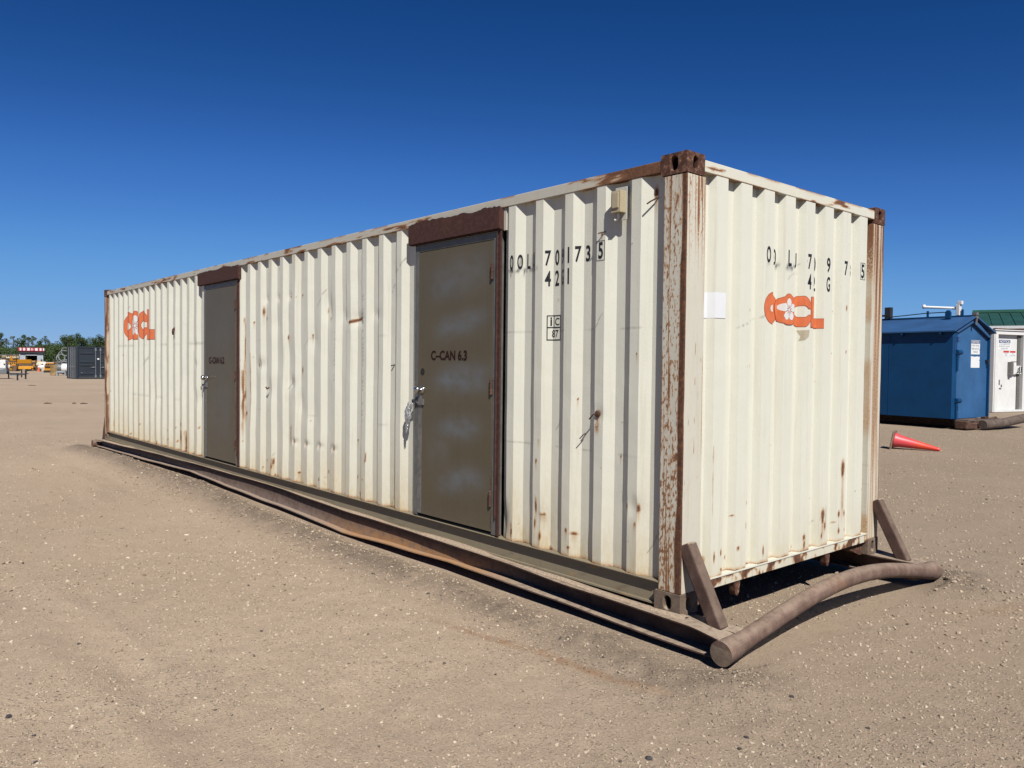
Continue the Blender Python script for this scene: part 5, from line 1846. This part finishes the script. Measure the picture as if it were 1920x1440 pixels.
def hopper(label, loc, rz):
    t = thing("spreader_hopper", label, "hopper", loc, rz)
    MB().prism([(-.35, .95), (.35, .95), (.55, 1.45), (-.55, 1.45)], 'x', -.75, .75).build("hopper_bin", M['bright_yellow'], t, bevel=.02)
    MB().box(-.62, .90, -.42, .42, .62, .94).build("hopper_neck", M['brown_iron'], t)
    MB().box(-.85, .95, -.46, .46, .34, .615).build("housing", M['bright_yellow'], t, bevel=.03)
    MB().box(-.72, .72, -.55, -.47, .25, .52).build("front_guard", M['bright_yellow'], t)
    for x in (-.6, .6):
        MB().tube([(x, -.50, .20), (x, -.38, .20)], .20, 14).build("wheel", M['rubber'], t)
        MB().tube([(x, .38, .20), (x, .50, .20)], .20, 14).build("wheel", M['rubber'], t)
    MB().box(-.9, .9, -.1, .1, .22, .335).build("chassis", M['black_steel'], t)
    MB().tube([(0, .2, 1.45), (0, .2, 1.75)], .05, 8).build("stack_pipe", M['cream'], t)
    return t


def YL(u, D, z=0.0):
    """u: bearing as right-over-ahead ratio."""
    return yard(u * D, D, GZ + z)


B_ = lambda px: (px - 960) / 1474.9     # bearing ratio measured once on site plan
hopper("bright yellow spreader hopper on wheels in front of the scrap rows", YL(B_(46), 99), YAW_F + .52)
c2 = traffic_cone("small upright orange traffic cone with a white top beside the yellow hopper", False)
c2.location = YL(B_(72.5), 97)
MB().lathe([(.083, .52), (.053, .72)], 20).build("reflective_band", M['white'], c2)
MB().lathe([(.040, .79), (.036, .86)], 20).build("white_tip", M['white'], c2)

items = [
    ("rack", "long low steel rack with a dark deck at the far left of the scrap rows", 8, 106, dict(w=3.2, h=2.0, d=1.2, mat='brown_iron', deck='grey_tank')),
    ("engine", "yellow engine on stand nearest the generator trailer", 14, 104, dict(s=1.15, mat='mach_yellow')),
    ("engine", "brown engine standing left of the yellow hopper", 23, 103, dict(s=1.25, mat='brown_iron', mat2='mach_yellow')),
    ("bucket", "yellow digger bucket just left of the hopper", 29, 104, dict(s=1.1, mat='mach_yellow')),
    ("axle", "wheeled axle with yellow hubs in front of the brown engine", 17, 101, dict(mat='mach_yellow')),
    ("axle", "wheeled axle lying farther left beside the rack", 5, 103, dict(mat='brown_iron')),
    ("engine", "dark engine behind the yellow hopper", 36, 112, dict(s=1.7, mat='brown_iron')),
    ("tank", "cream tank behind the yellow hopper", 33, 116, dict(r=.55, ln=1.4, mat='cream')),
    ("engine", "large yellow engine behind the bucket", 27, 114, dict(s=1.7, mat='mach_yellow')),
    ("tank", "grey tank on the back row above the rack", 13, 122, dict(r=.75, ln=1.4, mat='galv')),
    ("engine", "brown engine right of the hopper, before the kiosk", 61, 104, dict(s=1.25, mat='brown_iron')),
    ("engine", "yellow and brown engine before the kiosk opening", 69, 105, dict(s=1.35, mat='mach_yellow')),
    ("tank", "cream round tank right of the kiosk opening", 78, 104, dict(r=.50, ln=.9, mat='cream')),
    ("axle", "wheeled axle beside the small cone", 65, 101, dict(mat='brown_iron')),
    ("crate", "low beige slatted crate right of the small cone", 87, 96, dict(w=.8, h=.55, d=.8, mat='cream')),
    ("crate", "beige slatted crate beside the yellow bucket", 91.5, 94, dict(w=.55, h=.5, d=.8, mat='plank')),
    ("tank", "white tank on the row right of the kiosk", 91, 103, dict(r=.45, ln=1.2, mat='white_paint')),
    ("engine", "yellow engine behind the tall plywood crate", 97, 90, dict(s=1.2, mat='mach_yellow')),
    ("crate", "tall tan plywood crate left of the dark container", 100.3, 75, dict(w=.36, h=1.02, d=.6, mat='plank')),
    ("bucket", "tan digger bucket at the foot of the plywood crate", 104.5, 74.5, dict(s=.42, mat='plank')),
    ("tank", "grey drum tank left of the dark container", 111, 84, dict(r=.42, ln=.7, mat='grey_tank')),
    ("tank", "white tank half hidden by the dark container", 123, 80, dict(r=.45, ln=.6, mat='white_paint')),
    ("rack", "pale steel rack before the dark container", 115.5, 74, dict(w=.7, h=.38, d=.8, mat='galv', deck='galv')),
    ("coil", "galvanised wire coil on the heap, largest one", 118, 100, dict(r=.65, mat='galv')),
    ("coil", "galvanised wire coil at the left end of the heap", 100, 108, dict(r=.55, mat='galv')),
    ("coil", "galvanised wire coil next to the kiosk wall", 92, 110, dict(r=.48, mat='galv')),
    ("coil", "galvanised wire coil beside the dark container corner", 123, 98, dict(r=.75, mat='galv')),
    ("coil", "galvanised wire coil in the middle of the heap", 109, 104, dict(r=.6, mat='galv')),
    ("coil", "upper galvanised wire coil stacked on the heap's right end", 121, 99, dict(r=.7, mat='galv', z=1.25)),
    ("coil", "upper galvanised wire coil stacked in the middle of the heap", 113.5, 102, dict(r=.5, mat='galv', z=1.15)),
    ("coil", "topmost galvanised wire coil beside the dark container", 123.5, 100, dict(r=.5, mat='galv', z=2.0)),
    ("rack", "low brown rack carrying engines at the left of the scrap rows", 19, 109, dict(w=4.2, h=.95, d=1.0, mat='brown_iron', deck='brown_iron')),
    ("engine", "cream engine on the low brown rack, left end", 11, 109, dict(s=.95, mat='cream', mat2='brown_iron', z=1.03)),
    ("engine", "brown engine on the low brown rack, middle", 19, 109, dict(s=1.0, mat='brown_iron', mat2='cream', z=1.03)),
    ("engine", "yellow engine on the low brown rack, right end", 27.5, 109, dict(s=1.0, mat='mach_yellow', mat2='cream', z=1.03)),
    ("engine", "cream engine lying right of the hopper", 58, 107, dict(s=.9, mat='cream', mat2='brown_iron')),
    ("bucket", "yellow digger bucket resting before the kiosk", 65, 104, dict(s=.9, mat='mach_yellow')),
    ("engine", "white engine right of the kiosk", 84, 106, dict(s=1.1, mat='white_paint', mat2='brown_iron')),
    ("engine", "small brown engine low in front of the rack, near the trailer", 12, 99, dict(s=.75, mat='brown_iron', mat2='mach_yellow')),
    ("engine", "small yellow engine low in front, left of the hopper wheels", 26, 98, dict(s=.8, mat='mach_yellow', mat2='brown_iron')),
    ("tank", "small cream drum low among the engines left of the hopper", 20, 98, dict(r=.28, ln=.5, mat='cream')),
    ("bucket", "small brown digger bucket by the near side of the hopper", 32, 97, dict(s=.7, mat='brown_iron')),
    ("engine", "small rusty engine behind the upright cone", 75, 100, dict(s=.8, mat='brown_iron', mat2='cream')),
    ("tank", "small white drum right of the upright cone", 79.5, 98, dict(r=.3, ln=.6, mat='white_paint')),
    ("bucket", "grey digger bucket between the white drum and the slatted crates", 83, 99, dict(s=.7, mat='galv')),
    ("engine", "grey engine before the coil heap", 107, 92, dict(s=1.0, mat='galv', mat2='black_steel')),
    ("engine", "white engine before the coil heap by the dark container", 117, 88, dict(s=.95, mat='white_paint', mat2='black_steel')),
    ("tank", "brown drum on the heap of coils", 105, 106, dict(r=.5, ln=.8, mat='brown_iron')),
]
B2 = {"engine": engine, "tank": tank, "bucket": bucket, "axle": axle, "crate": crate, "coil": coil, "rack": frame_rack}
for i, (kind, lab, px, D, kw_) in enumerate(items):
    z = kw_.pop('z', 0.0)
    rz = YAW_F + .5 + random.uniform(-.5, .5) + (math.pi if kind == 'bucket' else 0)
    if kind in ('coil',):
        rz = YAW_F + .5 + random.uniform(-.3, .3)
    B2[kind](lab, YL(B_(px), D, z), rz, **kw_)

# generator trailer at the left edge
gt = thing("generator_trailer", "white and grey generator trailer at the left edge of the yard", "trailer", YL(B_(-14), 60), YAW_F + .45)
MB().box(-1.0, .93, -.7, .7, .82, 1.44).build("cabinet", M['white_paint'], gt, bevel=.03)
MB().box(-1.05, 1.0, -.75, .75, .38, .815).build("lower_housing", M['grey_tank'], gt, bevel=.03)
MB().box(.55, .78, -.758, -.751, .70, .77).build("grille_plate", M['galv'], gt)
MB().box(.80, .90, -.707, -.701, 1.06, 1.18).build("badge", M['black_steel'], gt)
for y in (-.8, .68):
    MB().tube([(-.3, y, .3), (-.3, y + .14, .3)], .30, 16).build("wheel", M['rubber'], gt)
MB().tube([(1.0, -.4, .42), (2.0, 0, .40), (2.35, 0, .42)], .05, 6).tube([(1.0, .4, .42), (2.0, 0, .40)], .05, 6).build("tongue", M['black_steel'], gt)
for x_, a_, b_ in ((1.05, .55, .05), (1.9, .75, .12)):
    MB().tube([(x_, -.1, a_), (x_, -.1, b_)], .05, 6).build("jack_leg", M['black_steel'], gt)
ft = thing("tow_frame", "dark steel tow frame with two jack legs right of the generator trailer", "tow frame", YL(B_(31), 57), YAW_F + .45)
MB().tube([(-.4, 0, .42), (0, 0, .40), (.55, 0, .44), (.62, 0, .70)], .06, 6).tube([(-.4, .5, .42), (.5, .05, .44)], .05, 6).build("draw_bar", M['black_steel'], ft)
MB().tube([(.06, -.06, .50), (.06, -.06, 0)], .055, 8).build("jack_leg", M['black_steel'], ft)
MB().tube([(.55, .1, .72), (.55, .1, .08)], .055, 8).build("jack_leg", M['black_steel'], ft)
MB().box(-.42, .1, -.05, .4, .34, .37).build("hitch_plate", M['galv'], ft)

for px_, D_, w_, lab_ in ((88, 27.8, .30, "long dark scrap of steel lying on bare ground left of the container"), (138, 28.0, .13, "small dark clod, middle one of three scraps on the bare ground"),
                          (156, 27.9, .28, "dark bent strip on the ground nearest the container's far end"), (59, 46, .5, "thin dark strip lying farther out before the trailer")):
    o = MB().tube([(-w_ * .4, 0, .008), (-w_ * .1, .05, .022), (w_ * .15, .02, .012), (w_ * .4, .08, .015)], [.012, .024, .02, .010], 6).build("scrap_piece", M['rust'])
    o.location = YL(B_(px_), D_)
    o.rotation_euler = (0, 0, YAW_F + .1)
    tag(o, lab_, "scrap", "scraps on the far ground")

# ------------------------------------------------------------------ trees behind the yard
def m_leaf(name, a, b):
    t = NT(name)
    n = t.noise(1.1, 4, 0.65)
    t.finish(t.mix(t.smooth(n, 0.3, 0.7), a, b), 0.75, 0, None, 0.2)
    return t.m


LEAF = [m_leaf("dark_leaves", (0.035, 0.065, 0.022), (0.080, 0.120, 0.040)), m_leaf("mid_leaves", (0.050, 0.090, 0.032), (0.105, 0.155, 0.055)), m_leaf("pale_leaves", (0.085, 0.125, 0.080), (0.14, 0.185, 0.12))]
M['bark'] = m_plain("tree_bark", (0.11, 0.085, 0.065), 0.9, var=0.3)


def tree(label, loc, h, w, kind, thin, group):
    t = thing("leafy_tree", label, "tree", loc, random.uniform(0, 6.28), group)
    tk = MB().tube([(0, 0, -.1), (.05, .03, h * .35), (-.04, .05, h * .7), (0, 0, h * .93)], [.13, .10, .06, .015], 7)
    nl = 7
    cl = []
    for k in range(nl):
        z0 = h * (.22 + .62 * k / nl)
        a = k * 2.4 + random.uniform(-.4, .4)
        rr = w * (.30 if thin else .46) * (1.1 - .55 * k / nl) * random.uniform(.7, 1.15)
        e = Vector((math.cos(a) * rr, math.sin(a) * rr, z0 + h * random.uniform(.05, .16)))
        tk.tube([(0, 0, z0), tuple(Vector((0, 0, z0)).lerp(e, .55) + Vector((0, 0, .1))), tuple(e)], [.05, .03, .01], 5)
        cl.append((e, rr * .75 + .25))
    cl.append((Vector((0, 0, h * .9)), w * (.16 if thin else .26)))
    for _ in range(3 if thin else 8):
        a = random.uniform(0, 6.28)
        rr = random.uniform(.1, .5) * w
        cl.append((Vector((math.cos(a) * rr, math.sin(a) * rr, h * random.uniform(.12 if not thin else .3, .85))), random.uniform(.18, .30) * w))
    tk.build("trunk", M['bark'], t)
    n = 750 if thin else 2600
    ci = rng.integers(0, len(cl), n)
    c = np.array([cl[i][0] for i in ci])
    r = np.array([cl[i][1] for i in ci])
    dvec = rng.normal(size=(n, 3))
    dvec /= np.linalg.norm(dvec, axis=1)[:, None]
    p = c + dvec * (r * rng.random(n) ** .45)[:, None] * np.array([1, 1, .85])
    p[:, 2] = np.maximum(p[:, 2], .15)
    s = rng.uniform(.06, .14, n)
    a = rng.normal(size=(n, 3))
    a /= np.linalg.norm(a, axis=1)[:, None]
    b = np.cross(a, rng.normal(size=(n, 3)))
    b /= np.linalg.norm(b, axis=1)[:, None]
    q = np.stack([p - a * s[:, None], p + b * s[:, None] * .7, p + a * s[:, None], p - b * s[:, None] * .7], 1).reshape(-1, 3)
    f = np.arange(n * 4).reshape(-1, 4)
    link("crown", mesh_np("crown", q, f), LEAF[kind], t)
    return t


TALL = [(-22, 6.9, 2.4, 0), (-6, 6.6, 2.6, 0), (2, 6.9, 2.2, 0), (12, 6.0, 1.6, 2), (26, 6.4, 1.6, 2), (33.5, 6.0, 1.0, 2), (44.5, 6.6, 1.9, 1), (54, 6.2, 1.7, 2), (61, 6.5, 1.8, 2), (76, 5.4, 1.7, 1), (85.5, 6.5, 2.0, 2), (91, 5.6, 1.4, 2)]
for i, (px, h, w, k) in enumerate(TALL):
    names = {0: "tall dark leafy tree", 1: "tall green tree", 2: "slender pale grey-green tree"}
    tree(names[k] + " standing above the hedge behind the scrap yard", YL(B_(px), 170 + random.uniform(-4, 4)), h * 1.06, w, k, k == 2, {0: "tall dark trees above the hedge", 1: "tall green trees above the hedge", 2: "slender pale trees above the hedge"}[k])
px = -60
while px < 330:
    low = 3.5 if px < 70 else (4.3 if px < 118 else 6.0)
    h = low * random.uniform(.9, 1.12)
    tree("dense dark bushy tree in the hedge behind the yard" if px < 118 else "broad dark tree behind the dark container", YL(B_(px), 160 + random.uniform(-7, 7)), h, random.uniform(2.3, 3.2), random.choice((0, 0, 1)), False,
         "bushy trees in the hedge" if px < 118 else "broad trees behind the dark container")
    px += random.uniform(5, 7.5) if px < 130 else random.uniform(7, 11)
tree("tallest dark tree behind the left end of the dark container", YL(B_(146), 158), 7.0, 2.6, 0, False, None)
